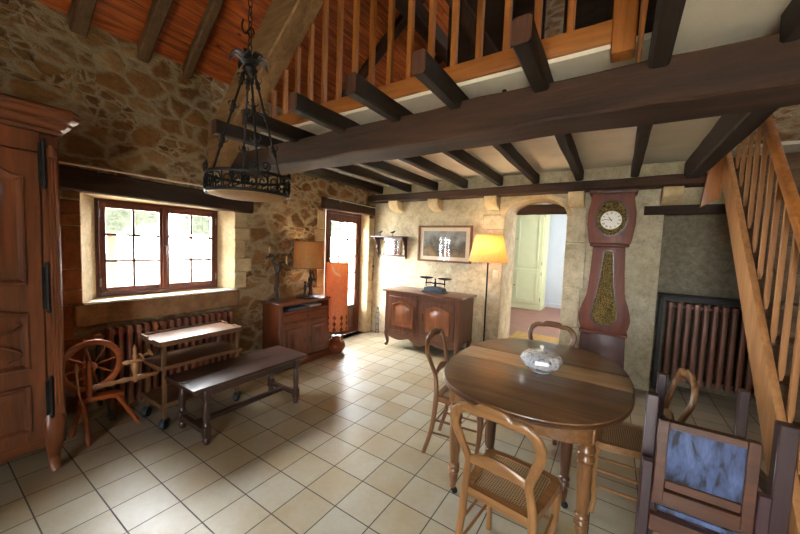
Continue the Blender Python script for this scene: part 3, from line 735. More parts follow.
# ================================================================== STAIRCASE AND BALUSTRADE
t = thing('balustrade', 'amber pine balustrade of square bars along the loft edge', 'balustrade', (-1.4, 1.97, 2.56))
def bz(x): return min(3.50, 2.93 + .88 * (x + 2.757))
mb = MB(); mb.prism([(-2.9 + 1.4, .008), (-.085 + 1.4, .008), (-.085 + 1.4, .115), (-2.9 + 1.4, .115)], 'xz', -.03, .03, .004); mb.build('bottom_rail', M['pine']['x'], t)
mb = MB(); mb.box(-2.06 + 1.4, -.085 + 1.4, -.035, .035, .94, 1.0, .006); mb.build('top_rail', M['pine']['x'], t)
x = -2.757; k = 0
while x < -.15:
    top = bz(x)
    MB().box(x + 1.4 - .018, x + 1.4 + .018, -.018, .018, .112, min(top - 2.56, .945), .003).build('baluster', M['pine']['z'], t)
    x += .1655
MB().box(-.085 + 1.4, .015 + 1.4, -.05, .05, -.06, 1.1, .006).build('newel_post', M['pine']['z'], t)
MB().box(.022 + 1.4, .04 + 1.4, -3.0, -.03, -.12, .25, .003).build('side_fascia', M['pine']['y'], t)

XS = .80
def st_top(y): return 1.115 + 1.13 * (y - 3.02)
t = thing('staircase', 'steep pine staircase with slatted banister rising to the loft on the right', 'staircase', (XS, 2.0, 0))
def stringer(x0, x1):
    ya, yb = 2.02, 4.22
    pts = [(ya, 0.003), (ya + .33, 0.003), (4.34, st_top(4.34) - .32), (4.34, st_top(4.34) - .0), (4.2, st_top(4.2)), (ya, st_top(ya) if st_top(ya) > .01 else .02)]
    mb = MB(); mb.prism([(p[0] - 2.0, p[1]) for p in pts], 'yz', x0 - XS, x1 - XS, .004); return mb
stringer(XS, XS + .04).build('stringer', M['stair']['z'], t)
stringer(1.5, 1.54).build('stringer', M['stair']['z'], t)
for k in range(11):
    y = 2.22 + k * .187; z = .19 + k * .211
    MB().box(.041, .699, y - 2.0, y - 2.0 + .23, z - .035, z, .004).build('tread', M['rafter'], t)
    MB().box(.0415, .6985, y - 2.0 + .2, y - 2.0 + .218, z + .0005, min(z + .1755, 2.47), .002).build('riser', M['rafter'], t)
def hz(y): return 2.143 + 1.13 * (y - 3.10)
mb = MB(); y0, y1 = 1.98, 3.56
mb.sweep([(.045, y0 - 2, hz(y0)), (.045, y1 - 2, hz(y1))], (.026, .034), 10, (1, 0, 0), sq=.6); mb.build('handrail', M['pine']['y'], t)
for k in range(13):
    y = 2.135 + k * .1665
    zb = st_top(y) - .035; zt = min(hz(y) - .02, 2.54)
    if zt - zb < .1: continue
    mb = MB(); mb.sweep([(.0585, y - 2, zb), (.0585, y - 2, zb + .05), (.0585, y - 2, zt)], [(.009, .008), (.017, .017), (.017, .017)], 4, (1, 0, 0)); mb.build('baluster', M['stair']['z'], t)
MB().box(.01, .08, -.10, -.03, .002, hz(1.94) + .1, .006).build('newel_post', M['stair']['z'], t)
mb = MB(); mb.prism([(.665, 2.02), (.80, 2.10), (.80, 2.5), (.715, 2.5)], 'xz', 4.31, 4.345, .003); struct(mb.build('trim_11', M['pine']['z']), 'cut pine board closing the top of the stair')
# ================================================================== ARMOIRE
def panel_outline(y0, y1, z0, z1, rise, n=10):
    """door panel outline with a shaped top (yz)"""
    pts = [(y0, z0), (y1, z0), (y1, z1)]
    for k in range(1, n):
        f = k / n; y = y1 + (y0 - y1) * f; a = abs(2 * f - 1)
        s = max(0, min(1, (1 - a) / .8)); s = s * s * (3 - 2 * s)
        pts.append((y, z1 + rise * s))
    pts.append((y0, z1)); return pts
def inset(poly, d):
    cy = (min(p[0] for p in poly) + max(p[0] for p in poly)) / 2; cz = (min(p[1] for p in poly) + max(p[1] for p in poly)) / 2
    hy = (max(p[0] for p in poly) - min(p[0] for p in poly)) / 2; hz_ = (max(p[1] for p in poly) - min(p[1] for p in poly)) / 2
    return [(cy + (p[0] - cy) * (1 - d / hy), cz + (p[1] - cz) * (1 - d / hz_)) for p in poly]
def moulded_panel(mb, poly, x, h=.016, mi=0):
    """raised moulding ring and a fielded panel on plane x, facing +x"""
    a = poly; b_ = inset(poly, .016); c = inset(poly, .034); d_ = inset(poly, .07); e = inset(poly, .085)
    loops = [(a, 0), (inset(poly, .006), h), (b_, h), (c, .001), (d_, .001), (e, .009)]
    rings = [[mb.bm.verts.new((x + hh, p[0], p[1])) for p in L] for L, hh in loops]
    fs = []
    for r0, r1 in zip(rings, rings[1:]):
        for k in range(len(r0)): fs.append(mb.bm.faces.new((r0[k], r0[(k + 1) % len(r0)], r1[(k + 1) % len(r0)], r1[k])))
    fs.append(mb.bm.faces.new(rings[-1])); mb._mat(fs, mi)
t = thing('armoire', 'tall carved walnut armoire with iron hinges at the left edge', 'armoire', (-2.95, -.175, 0))
wn_ = M['walnut']
HW = .745
mb = MB()
mb.box(-.56, -.02, -HW, HW, .16, 2.16, .004)
mb.box(-.02, -.0, -HW, -HW + .078, .20, 2.12, .003); mb.box(-.02, 0, HW - .078, HW, .20, 2.12, .003)
mb.box(-.02, .0, -HW + .078, HW - .078, 2.02, 2.14, .003)
mb.build('carcass', wn_['z'], t)
for s in (-1, 1):      # fluted pilasters on the outer stiles
    mb = MB()
    y = s * (HW - .03)
    mb.box(-.001, .012, y - .025, y + .025, .36, 2.06, .004)
    for q in (-.015, 0, .015): mb.sweep([(.010, y + q, .42), (.010, y + q, 1.98)], .006, 8)
    mb.lathe([(.026, 0), (.03, .02), (.022, .05), (.012, .07)], (.004, y, 2.0), 12)
    mb.build('pilaster', wn_['z'], t)
mb = MB()   # cornice
prof = [(0, 0), (.015, .0), (.02, .012), (.02, .022), (.040, .03), (.056, .048), (.060, .062), (.060, .070), (.076, .078), (.088, .092), (.092, .105), (.092, .115), (.084, .119), (.090, .128), (.090, .138), (.078, .152), (0, .152)]
def cornice(mb, prof, x0, y0, y1, xb):
    rings = []
    for o, z in prof:
        rings.append([mb.bm.verts.new(p) for p in ((xb, y0 - o, z), (x0 + o * .55, y0 - o, z), (x0 + o, y0 - o * .55, z), (x0 + o, y1 + o * .55, z), (x0 + o * .55, y1 + o, z), (xb, y1 + o, z))])
    fs = []
    for r0, r1 in zip(rings, rings[1:]):
        for k in range(6): fs.append(mb.bm.faces.new((r0[k], r0[(k + 1) % 6], r1[(k + 1) % 6], r1[k])))
    fs.append(mb.bm.faces.new(list(reversed(rings[0])))); fs.append(mb.bm.faces.new(rings[-1])); mb._mat(fs, 0)
cornice(mb, [(o, z + 2.14) for o, z in prof], 0, -HW, HW, -.56); mb.build('cornice', wn_['y'], t, 24)
for s in (-1, 1):
    ya, yb = (.008, HW - .085) if s > 0 else (-HW + .085, -.008)
    mb = MB(); mb.box(-.018, .006, ya, yb, .24, 2.015, .004)
    moulded_panel(mb, panel_outline(ya + .07, yb - .065, 1.22, 1.86, .10), .006)
    moulded_panel(mb, panel_outline(ya + .07, yb - .065, .70, 1.05, .05), .006)
    moulded_panel(mb, panel_outline(ya + .07, yb - .065, .30, .60, .0), .006)
    # carved scrolls in the middle panel
    ye = yb - .15 if s > 0 else ya + .15
    mb.sweep([(.018, ye + .05 * math.sin(q * 2 * PI / 16) * (1 if q < 17 else 1), .76 + .24 * q / 22 + .0) for q in range(23)], .008, 8)
    d_ = mb.build('door', wn_['z'], t)
    yh = HW - .066 if s > 0 else -HW + .066
    for z0, z1 in ((1.80, 2.105), (1.035, 1.355), (.35, .63)):
        mh = MB(); mh.sweep([(.014, yh, z0), (.014, yh, z0 + .02), (.014, yh, z0 + .03), (.014, yh, z1 - .03), (.014, yh, z1 - .02), (.014, yh, z1)], [.006, .012, .0085, .0085, .012, .006], 10)
        mh.box(.006, .009, yh - .025, yh + .01, z0 + .03, z1 - .03)
        mh.build('hinge', M['iron'], d_)
MB().box(.006, .012, -.03, -.012, 1.0, 1.22, .003).build('lock_plate', M['iron'], t)
# scalloped apron and feet
mb = MB(); pts = [(-HW + .06, .27)]
for k in range(25):
    f = k / 24; pts.append((-HW + .06 + (2 * HW - .12) * f, .20 - .07 * abs(math.sin(f * PI * 2)) ** .8 * (.6 if .3 < f < .7 else 1) + .02))
pts.append((HW - .06, .27)); pts = [pts[0]] + pts[1:-1] + [pts[-1]]
mb.prism(list(reversed(pts)), 'yz', -.022, .004, .003); mb.build('apron', wn_['y'], t)
for s in (-1, 1):
    for xx in (-.02, -.52):
        mb = MB(); y = s * (HW - .055)
        mb.sweep(cr([(xx - .01, y, .40), (xx + .012, y, .30), (xx + .014, y, .2), (xx - .012, y, .09), (xx + .004, y, .03), (xx + .015, y + s * .01, .001)], 5), lerp_sizes([(.045, .035), (.052, .042), (.045, .038), (.028, .026), (.03, .028), (.034, .032)], 5), 12, (0, 1, 0), sq=.7)
        mb.build('leg', wn_['z'], t)

# ================================================================== RADIATORS
def radiator(name, label, loc, rz, n, pitch, h, depth, mat, side_black=False, foot=.1):
    t = thing(name, label, 'radiator', loc, rz, None)
    w_ = n * pitch
    mb = MB()
    for k in range(n):
        x = (k + .5) * pitch
        for c in range(2):
            y = -depth / 2 + depth * (c + .5) / 2
            mb.sweep([(x, y, foot + .03), (x, y, foot + .07), (x, y, h - .07), (x, y, h - .03)], [(.012, .016), (pitch * .27, depth * .21), (pitch * .27, depth * .21), (.012, .016)], 12, (1, 0, 0), sq=.55)
        mb.box(x - pitch * .31, x + pitch * .31, -depth / 2 + .01, depth / 2 - .01, h - .075, h - .005, .01, seg=2)
        mb.box(x - pitch * .31, x + pitch * .31, -depth / 2 + .01, depth / 2 - .01, foot, foot + .07, .01, seg=2)
    mb.sweep([(.01, 0, h - .05), (w_ - .01, 0, h - .05)], .022, 10); mb.sweep([(.01, 0, foot + .045), (w_ - .01, 0, foot + .045)], .022, 10)
    mb.build('column_block', mat, t)
    for x in (pitch * .5, w_ - pitch * .5):
        for y in (-depth * .25, depth * .25): MB().lathe([(.018, 0), (.016, .02), (.012, foot)], (x, y, .001), 10).build('foot', M['black'], t)
    return t
t = radiator('radiator', 'low brown cast iron radiator under the window behind the trolley', (-3.44, .90, 0), PI / 2, 17, .062, .775, .14, M['radiator'], foot=.10)
MB().sweep([(-.03, 0, .14), (-.045, 0, .2), (-.045, 0, .62), (-.03, 0, .66), (.0, 0, .70)], .014, 10).build('pipe', M['black'], t)
MB().lathe([(.02, 0), (.032, .005), (.034, .03), (.028, .055), (.01, .06)], (-.05, -.01, .71), 16, (0, -1, 0)).build('valve', M['spinpale'], t)
t = radiator('radiator', 'tall brown column radiator in the niche beside the staircase', (.53, 4.80, 0), 0, 13, .075, 1.02, .15, M['radiatordark'], foot=.12)
mb = MB()
mb.box(-.075, -.035, -.11, -.075, .01, 1.085, .003); mb.box(-.075, 1.05, -.11, -.075, 1.045, 1.085, .003); mb.box(-.075, 1.05, -.11, .1, 1.087, 1.1, .002)
mb.build('guard_frame', M['black'], t)
MB().sweep([(-.02, .0, .17), (-.03, .0, .1), (-.03, 0, .002)], .013, 8).build('pipe', M['black'], t)

# ================================================================== SPINNING WHEEL
t = thing('spinning_wheel', 'small orange spinning wheel standing between the armoire and the left radiator', 'spinning wheel', (-3.2, .83, 0))
sp = M['spin']
mb = MB(); wc = Vector((0, -.07, .56))
mb.sweep([wc + Vector((0, .165 * math.cos(a), .175 * math.sin(a))) for a in [2 * PI * k / 40 for k in range(40)]], [(.016, .022)] * 40, 10, (1, 0, 0), True, sq=.6)
mb.build('wheel_rim', sp['y'], t)
MB().lathe([(.012, -.05), (.026, -.035), (.02, -.02), (.03, 0), (.02, .02), (.026, .035), (.012, .05)], wc, 16, (1, 0, 0)).build('hub', sp['x'], t)
for k in range(8):
    a = 2 * PI * k / 8 + .2; dv = Vector((0, math.cos(a), math.sin(a)))
    mb = MB(); mb.lathe([(.005, .022), (.008, .04), (.005, .06), (.009, .085), (.005, .11), (.006, .158)], wc, 8, dv); mb.build('spoke', sp['z'], t)
for xo in (-.06, .06):
    mb = MB(); mb.lathe([(.016, 0), (.018, .02), (.012, .035), (.02, .06), (.013, .09), (.017, .14), (.012, .18), (.019, .2), (.011, .225), (.014, .25), (.016, .27), (.006, .29)], (xo, -.10, .325), 14); mb.build('wheel_post', sp['z'], t)
mb = MB(); mb.prism([(-.16, .06), (-.175, 0), (-.15, -.06), (.05, -.055), (.11, -.03), (.11, .03), (.05, .055)], 'xy', -.016, .016, .005)
for v in mb.bm.verts: v.co = Vector((v.co.y, v.co.x, v.co.z + .31 - .12 * v.co.x))
bmesh.ops.recalc_face_normals(mb.bm, faces=mb.bm.faces[:])
mb.build('saddle', sp['y'], t)
for a, e in (((.03, -.13, .31), (.10, -.12, .001)), ((-.03, -.12, .31), (-.14, -.16, .001)), ((.0, .07, .29), (.02, .21, .001))):
    a, e = Vector(a), Vector(e); L = (e - a).length
    mb = MB(); mb.lathe([(.012, 0), (.014, .1 * L), (.019, .2 * L), (.012, .3 * L), (.017, .5 * L), (.013, .75 * L), (.018, .85 * L), (.01, L)], a, 12, e - a); mb.build('leg', sp['z'], t)
mb = MB(); mb.lathe([(.012, 0), (.02, .03), (.012, .06), (.018, .09), (.022, .12), (.014, .15), (.021, .2), (.013, .24), (.02, .28), (.024, .33), (.015, .37), (.02, .4), (.01, .43)], (.04, -.09, .405), 14, (0, 1, -.03)); mb.build('tension_bar', M['spinpale'], t)
mb = MB(); mb.lathe([(.012, 0), (.022, .03), (.014, .06), (.022, .1), (.026, .14), (.014, .17), (.02, .21), (.012, .24), (.016, .27), (.005, .30)], (.04, .18, .365), 14); mb.build('maiden_post', M['spinpale'], t)
mb = MB(); mb.lathe([(.01, 0), (.018, .02), (.012, .05), (.02, .075), (.012, .1), (.017, .13), (.008, .15)], (.04, .10, .535), 12, (0, 1, 0)); mb.build('spindle', M['spinpale'], t)
mb = MB(); mb.lathe([(.03, 0), (.034, .01), (.014, .016), (.014, .06), (.034, .066), (.03, .076)], (.055, .215, .56), 16, (0, 1, .4)); mb.build('bobbin', M['spinpale'], t)
mb = MB(); mb.sweep([(.075, -.17, .56), (.07, -.16, .4), (.06, -.14, .3)], .007, 8); mb.lathe([(.007, 0), (.015, .03), (.007, .07)], (.075, -.17, .545), 10); mb.build('crank_rod', M['spinpale'], t)

# ================================================================== TROLLEY
t = thing('serving_trolley', 'three tier wooden trolley with wheels in front of the left radiator', 'trolley', (-3.085, 1.42, 0))
tw = M['trolley']; hx, hy = .185, .33
def tray(mb, z, rim=.025):
    mb.box(-hx, hx, -hy, hy, z, z + .014, .002)
    for s in (-1, 1):
        mb.box(s * hx - .008, s * hx + .008, -hy, hy, z - .012, z + rim, .003)
        # end rims with a hand hole cut out
        mb.prism([(-hx, z - .012), (hx, z - .012), (hx, z + rim), (.06, z + rim), (.045, z + .016), (-.045, z + .016), (-.06, z + rim), (-hx, z + rim)], 'xz', s * hy - .008, s * hy + .008)
for z, r in ((.69, .03), (.50, .02), (.20, .02)):
    mb = MB(); tray(mb, z, r); mb.build('shelf', tw['y'], t)
for sx in (-1, 1):
    for sy in (-1, 1):
        lg = MB().box(sx * (hx - .02) - .014, sx * (hx - .02) + .014, sy * (hy - .03) - .014, sy * (hy - .03) + .014, .075, .695, .003).build('leg', tw['z'], t)
        mb = MB(); c = Vector((sx * (hx - .02), sy * (hy - .03), .042))
        mb.lathe([(.018, -.014), (.04, -.012), (.042, 0), (.04, .012), (.018, .014)], c, 20, (.8, .6, 0)); mb.build('wheel', M['rubber'], lg)
        mb = MB(); mb.sweep([c + Vector((.6 * .05 * math.cos(a), -.8 * .05 * math.cos(a), .05 * math.sin(a))) for a in [PI * k / 10 for k in range(11)]], (.02, .003), 8, (.8, .6, 0)); mb.build('wheel_guard', M['castiron'], lg)

# ================================================================== BENCH TABLE
t = thing('bench_table', 'long dark low oak bench on turned legs in front of the trolley', 'bench', (-2.65, 1.625, 0))
bw_ = M['bench']
mb = MB()
for k in range(2): mb.box(-.225 + k * .225, -.0005 + k * .225, -.52, .52, .425, .452, .004)
mb.build('top', bw_['y'], t)
mb = MB(); mb.box(-.19, .19, -.42, -.395, .36, .4245, .003); mb.box(-.19, .19, .395, .42, .36, .4245, .003); mb.box(-.2, -.18, -.4, .4, .37, .4245, .002); mb.box(.18, .2, -.4, .4, .37, .4245, .002); mb.build('apron', bw_['y'], t)
for sx in (-1, 1):
    for sy in (-1, 1):
        mb = MB(); c = (sx * .19, sy * .41, 0)
        mb.box(c[0] - .025, c[0] + .025, c[1] - .025, c[1] + .025, .35, .424, .003)
        mb.lathe([(.018, .352), (.026, .34), (.018, .328), (.022, .31), (.027, .25), (.025, .2), (.019, .165), (.027, .15), (.02, .138)], (c[0], c[1], 0), 16)
        mb.box(c[0] - .025, c[0] + .025, c[1] - .025, c[1] + .025, .055, .14, .003)
        mb.lathe([(.02, .056), (.026, .045), (.027, .03), (.02, .001)], (c[0], c[1], 0), 16)
        mb.build('leg', bw_['z'], t)
mb = MB(); mb.box(-.166, .166, -.43, -.39, .075, .115, .003); mb.box(-.166, .166, .39, .43, .075, .115, .003); mb.box(-.02, .02, -.39, .39, .078, .112, .003); mb.build('stretcher', bw_['y'], t)

# ================================================================== SMALL RED CABINET AND WHAT STANDS ON IT
t = thing('side_cabinet', 'small red brown cabinet with two doors against the stone wall', 'cabinet', (-3.365, 2.80, 0))
cb = M['cabinet']; hx, hy = .165, .40
mb = MB()
mb.box(-hx, hx - .02, -hy, -hy + .02, .09, .785, .002); mb.box(-hx, hx - .02, hy - .02, hy, .09, .785, .002); mb.box(-hx, -hx + .012, -hy + .02, hy - .02, .09, .785)
mb.box(-hx, hx - .02, -hy + .02, hy - .02, .68, .694, .002); mb.box(-hx + .012, hx - .025, -hy + .02, hy - .02, .09, .11)
for a in ((-hy, -hy + .04, .09, .785), (hy - .04, hy, .09, .785), (-hy + .04, hy - .04, .668, .700), (-hy + .04, hy - .04, .768, .785), (-hy + .04, hy - .04, .545, .565), (-.018, .018, .09, .545)):
    mb.box(hx - .02, hx, *a, .002)
mb.build('carcass', cb['z'], t)
MB().box(-hx - .01, hx + .03, -hy - .03, hy + .03, .786, .812, .006, seg=2).build('top', cb['y'], t)
mb = MB(); mb.box(-hx, hx + .015, -hy - .015, hy + .015, .002, .07, .004); mb.box(-hx, hx + .006, -hy - .006, hy + .006, .07, .0895, .004); mb.build('plinth', cb['y'], t)
dr = MB().box(hx - .018, hx + .006, -hy + .045, hy - .045, .57, .664, .004).build('drawer', cb['y'], t)
MB().lathe([(.006, 0), (.012, .012), (.015, .02), (.004, .025)], (hx + .006, 0, .615), 12, (1, 0, 0)).build('knob', M['bronze'], dr)
for s in (-1, 1):
    mb = MB(); y0, y1 = (.02, hy - .042) if s > 0 else (-hy + .042, -.02)
    mb.box(hx - .016, hx + .004, y0, y1, .112, .543, .003); moulded_panel(mb, panel_outline(y0 + .05, y1 - .05, .17, .485, 0), hx + .004, .01)
    dd = mb.build('door', cb['z'], t)
    yk = y0 + .022 if s > 0 else y1 - .022
    MB().sweep([(hx + .004, yk, .34), (hx + .022, yk, .34), (hx + .024, yk, .30), (hx + .022, yk, .27)], [.004, .005, .006, .003], 8).build('handle', M['bronze'], dd)
tag(MB().box(-.13, .13, -.15, .15, 0, .022, .003).build('book', M['paper']), 'flat grey book lying in the open slot of the red brown cabinet', 'book').location = (-3.38, 2.72, .695)
tag(MB().box(-.12, .12, -.10, .10, 0, .03, .003).build('book', M['mat']), 'flat cream book lying beside the grey book in the cabinet slot', 'book').location = (-3.38, 3.0, .695)
# bronze figure lamp
t = thing('table_lamp', 'table lamp with tan drum shade on two dark bronze figures', 'lamp', (-3.33, 2.93, .8135))
mb = MB(); mb.lathe([(.15, 0), (.16, .006), (.155, .016), (.11, .024), (.1, .03), (.02, .032)], (0, 0, 0), 28); mb.build('base', M['bronze'], t)
mb = MB()   # tall standing figure holding the lamp stem
mb.sweep(cr([(.0, .03, .03), (.01, .035, .09), (.0, .03, .15), (.012, .03, .2), (.0, .032, .25), (.004, .03, .275), (0, .03, .3)], 5), lerp_sizes([(.035, .03), (.025, .022), (.032, .026), (.022, .018), (.036, .024), (.013, .013), (.014, .014)], 5), 12)
mb.lathe([(.004, -.022), (.015, -.015), (.019, 0), (.015, .015), (.004, .023)], (0, .03, .318), 12)
mb.sweep(cr([(.0, .055, .25), (.02, .075, .22), (.03, .06, .29), (.02, .035, .35)], 4), .009, 8); mb.sweep(cr([(0, .005, .25), (.02, -.02, .2), (.02, -.04, .17)], 4), .009, 8)
mb.build('figure', M['bronze'], t)
mb = MB()   # child figure beside it
mb.sweep(cr([(.01, -.07, .03), (.012, -.065, .08), (.01, -.065, .12), (.01, -.064, .165), (.01, -.064, .18)], 5), lerp_sizes([(.02, .018), (.017, .015), (.022, .018), (.022, .016), (.008, .008)], 5), 10)
mb.lathe([(.004, -.02), (.016, -.012), (.019, 0), (.015, .014), (.004, .02)], (.01, -.064, .20), 12)
mb.sweep(cr([(.01, -.05, .165), (.025, -.035, .14), (.02, -.02, .19)], 4), .007, 8)
mb.build('figure', M['bronze'], t)
MB().sweep([(0, .03, .33), (0, .02, .37), (0, 0, .40), (0, 0, .56)], .008, 10).build('stem', M['bronze'], t)
mb = MB()
def drum(mb, r0, r1, z0, z1, n=48, th=.003):
    rings = [[mb.bm.verts.new((r * math.cos(2 * PI * k / n), r * math.sin(2 * PI * k / n), z)) for k in range(n)] for r, z in ((r0, z0), (r1, z1), (r1 - th, z1), (r0 - th, z0))]
    fs = []
    for i in range(4):
        a, b_ = rings[i], rings[(i + 1) % 4]
        for k in range(n): fs.append(mb.bm.faces.new((a[k], a[(k + 1) % n], b_[(k + 1) % n], b_[k])))
    mb._mat(fs, 0)
drum(mb, .195, .185, .39, .735); sh = mb.build('lamp_shade', M['shadetan'], t)
for z, r in ((.392, .196), (.733, .187)):
    mb = MB(); mb.sweep([(r * math.cos(a), r * math.sin(a), z) for a in [2 * PI * k / 40 for k in range(40)]], .005, 6, (0, 0, 1), True); mb.build('trim_band', M['frameoak'], sh)
ld = bpy.data.lights.new('table_lamp_bulb_light', 'POINT'); ld.energy = .9; ld.color = (1, .78, .5); ld.shadow_soft_size = .03
lo = bpy.data.objects.new('table_lamp_bulb_light', ld); COL.objects.link(lo); lo.location = (-3.33, 2.93, 1.42)
# vine candelabrum
t = thing('candelabrum', 'twisted dark vine candelabrum with two candles on the red brown cabinet', 'candelabrum', (-3.40, 2.50, .8135))
mb = MB(); mb.lathe([(.085, 0), (.09, .008), (.085, .02), (.05, .026)], (0, 0, 0), 20); mb.build('base', M['vine'], t)
def gnarl(mb, pts, rs, k=6, seed=0):
    P = cr(pts, k); Sz = lerp_sizes(rs, k)
    Sz = [(.78 * r * (1 + .45 * noise.noise(Vector((i * .6, seed, 0)))), .78 * r * (1 + .45 * noise.noise(Vector((i * .6, seed + 9, 3))))) for i, r in enumerate(Sz)]
    mb.sweep([p + noise.noise_vector(p * 14 + Vector((seed, 0, 0))) * .012 for p in P], Sz, 10, (1, 0, 0))
gnarl(mb := MB(), [(0, 0, .02), (.01, -.01, .10), (-.012, .012, .2), (.012, -.01, .3), (0, 0.01, .39)], [.036, .03, .034, .028, .03]); mb.build('stem', M['vine'], t)
gnarl(mb := MB(), [(0, 0, .36), (-.01, -.03, .43), (0, -.06, .47), (.01, -.05, .53), (0, -.11, .56)], [.03, .026, .022, .02, .022], seed=3); gnarl(mb, [(0, -.08, .545), (0, -.14, .53), (.01, -.16, .5)], [.02, .016, .008], seed=5); gnarl(mb, [(0, -.05, .5), (.02, 0, .55), (.0, .03, .57)], [.014, .01, .006], seed=6); mb.build('arm', M['vine'], t)
gnarl(mb := MB(), [(0, 0, .37), (0, .04, .44), (0, .09, .46), (0, .135, .42)], [.028, .024, .02, .02], seed=4); mb.build('arm', M['vine'], t)
MB().lathe([(.011, 0), (.011, .07), (.003, .075)], (0, -.105, .575), 10).build('candle', M['wax'], t)
MB().lathe([(.011, 0), (.011, .11), (.003, .115)], (0, .137, .425), 10).build('candle', M['wax'], t)
# tall jug lamp on the floor by the door
t = thing('floor_jug_lamp', 'tall orange cylinder lampshade on a brown glazed jug by the door', 'lamp', (-3.20, 3.33, 0))
mb = MB(); mb.lathe([(.075, .001), (.085, .01), (.12, .05), (.135, .10), (.12, .15), (.075, .185), (.06, .2), (.065, .225), (.075, .245), (.05, .25)], (0, 0, 0), 28)
mb.build('jug', M['ceramic'], t)
for s in (-1, 1):
    mb = MB(); mb.sweep(cr([(0, s * .06, .22), (0, s * .105, .22), (0, s * .13, .18), (0, s * .11, .13)], 5), .011, 8); mb.build('handle', M['ceramic'], t)
MB().sweep([(0, 0, .245), (0, 0, .75)], .01, 10).build('stem', M['bronze'], t)
mb = MB(); drum(mb, .155, .155, .335, 1.27); mb.lathe([(.012, -.002), (.155, 0), (.012, .002)], (0, 0, .74), 24); sh = mb.build('lamp_shade', M['shadeorange'], t)
for k in range(10):
    a = 2 * PI * k / 10 - .35
    mb = MB(); n = Vector((math.cos(a), math.sin(a), 0)); tt = Vector((-math.sin(a), math.cos(a), 0))
    for q, zc in ((0, .52), (1, .44), (0, .36)):
        c = n * .1575 + Vector((0, 0, zc))
        for off in (0,):
            V = [c + Vector((0, 0, .045)), c + tt * .026 - n * .0018, c - Vector((0, 0, .045)), c - tt * .026 - n * .0018]
            mb.bm.faces.new([mb.bm.verts.new(p) for p in V])
    mb.build('diamond_pattern', M['diamond'], sh)
mb = MB(); mb.sweep(cr([(.03, -.16, 1.30), (.06, -.165, 1.22), (.10, -.145, 1.14), (.14, -.10, 1.10)], 5), (.016, .002), 6, (0, 0, 1)); mb.build('ribbon', M['ribbon'], t)

# ================================================================== SIDEBOARD
t = thing('sideboard', 'low brown two door sideboard with scalloped apron against the back wall', 'sideboard', (-2.285, 4.32, 0))
ch = M['cherry']; hx = .61; yf, yb = -.25, .25
mb = MB(); mb.box(-hx, hx, yf + .02, yb, .20, .835, .003)
for a in ((-hx, -hx + .07, .18, .835), (hx - .07, hx, .18, .835), (-.035, .035, .22, .79), (-hx + .07, hx - .07, .775, .835), (-hx + .07, hx - .07, .20, .26)):
    mb.box(a[0], a[1], yf, yf + .022, a[2], a[3], .003)
mb.build('carcass', ch['z'], t)
MB().box(-hx - .045, hx + .045, yf - .03, yb + .01, .836, .868, .008, seg=2).build('top', ch['x'], t)
def shaped(x0, x1, z0, z1, rise, n=12):
    return [(y, z) for y, z in panel_outline(x0, x1, z0, z1, rise, n)]
for s in (-1, 1):
    mb = MB(); x0, x1 = (.037, hx - .072) if s > 0 else (-hx + .072, -.037)
    mb.box(yf - .006 - 0, yf + .018, x0, x1, .262, .773, .003); moulded_panel(mb, panel_outline(x0 + .06, x1 - .06, .33, .66, .05, 14), yf + .018, .012, 1)
    # built facing +x in (depth, along, up): turn to face -y
    for v in mb.bm.verts: v.co = Vector((v.co.y, 2 * yf + .012 - v.co.x, v.co.z))
    bmesh.ops.recalc_face_normals(mb.bm, faces=mb.bm.faces[:])
    mb.build('door', [M['cherry']['z'], M['cherrypanel']], t)
    d_ = t.children[-1]
    xk = x0 + .02 if s > 0 else x1 - .02
    MB().box(xk - .008, xk + .008, yf - .014, yf - .006, .47, .58, .002).build('lock_plate', M['bronze'], d_)
mb = MB()
pts = [(-hx + .05, .215)] + [(hx - .05, .215)]
low = []
for k in range(41):
    f = k / 40; x = hx - .05 - (2 * hx - .1) * f
    low.append((x, .165 - .045 * abs(math.sin(f * PI * 3)) - .025 * math.exp(-((f - .5) / .08) ** 2)))
mb.prism(pts + low, 'xz', yf - .002, yf + .018, .002)
mb.build('apron', ch['x'], t)
for sx in (-1, 1):
    for sy in (-1, 1):
        mb = MB(); x = sx * (hx - .035); y = yf + .03 if sy < 0 else yb - .04
        mb.sweep(cr([(x, y, .26), (x + sx * .008, y + sy * .008, .19), (x + sx * .0, y, .11), (x - sx * .006, y - sy * .004, .05), (x + sx * .012, y + sy * .012, .012), (x + sx * .018, y + sy * .018, .001)], 5), lerp_sizes([(.036, .036), (.038, .038), (.026, .026), (.019, .019), (.024, .024), (.022, .022)], 5), 12, sq=.75)
        mb.build('leg', ch['z'], t)
# scale
t = thing('balance_scale', 'old iron balance scale with two pans on the sideboard', 'scale', (-2.17, 4.29, .8695))
mb = MB(); mb.prism([(-.17, 0), (.17, 0), (.15, .07), (.05, .085), (-.05, .085), (-.15, .07)], 'xz', -.06, .06, .006); mb.box(-.19, .19, -.07, .07, 0.001, .018, .004); mb.build('base', M['castiron'], t)
mb = MB(); mb.sweep([(-.16, 0, .13), (-.08, 0, .14), (0, 0, .13), (.08, 0, .14), (.16, 0, .13)], (.012, .01), 8, (0, 1, 0)); mb.lathe([(.02, 0), (.014, .03), (.02, .06), (.006, .09), (.01, .115), (.003, .125)], (0, 0, .08), 12); mb.build('beam', M['iron'], t)
for s in (-1, 1):
    mb = MB(); mb.lathe([(.008, 0), (.008, .06), (.02, .065), (.08, .075), (.105, .088), (.1, .09), (.07, .08), (.01, .078)], (s * .15, 0, .125), 24); mb.sweep([(s * .15, 0, .08), (s * .15, 0, .13)], .006, 8); mb.build('pan', M['iron'], t)

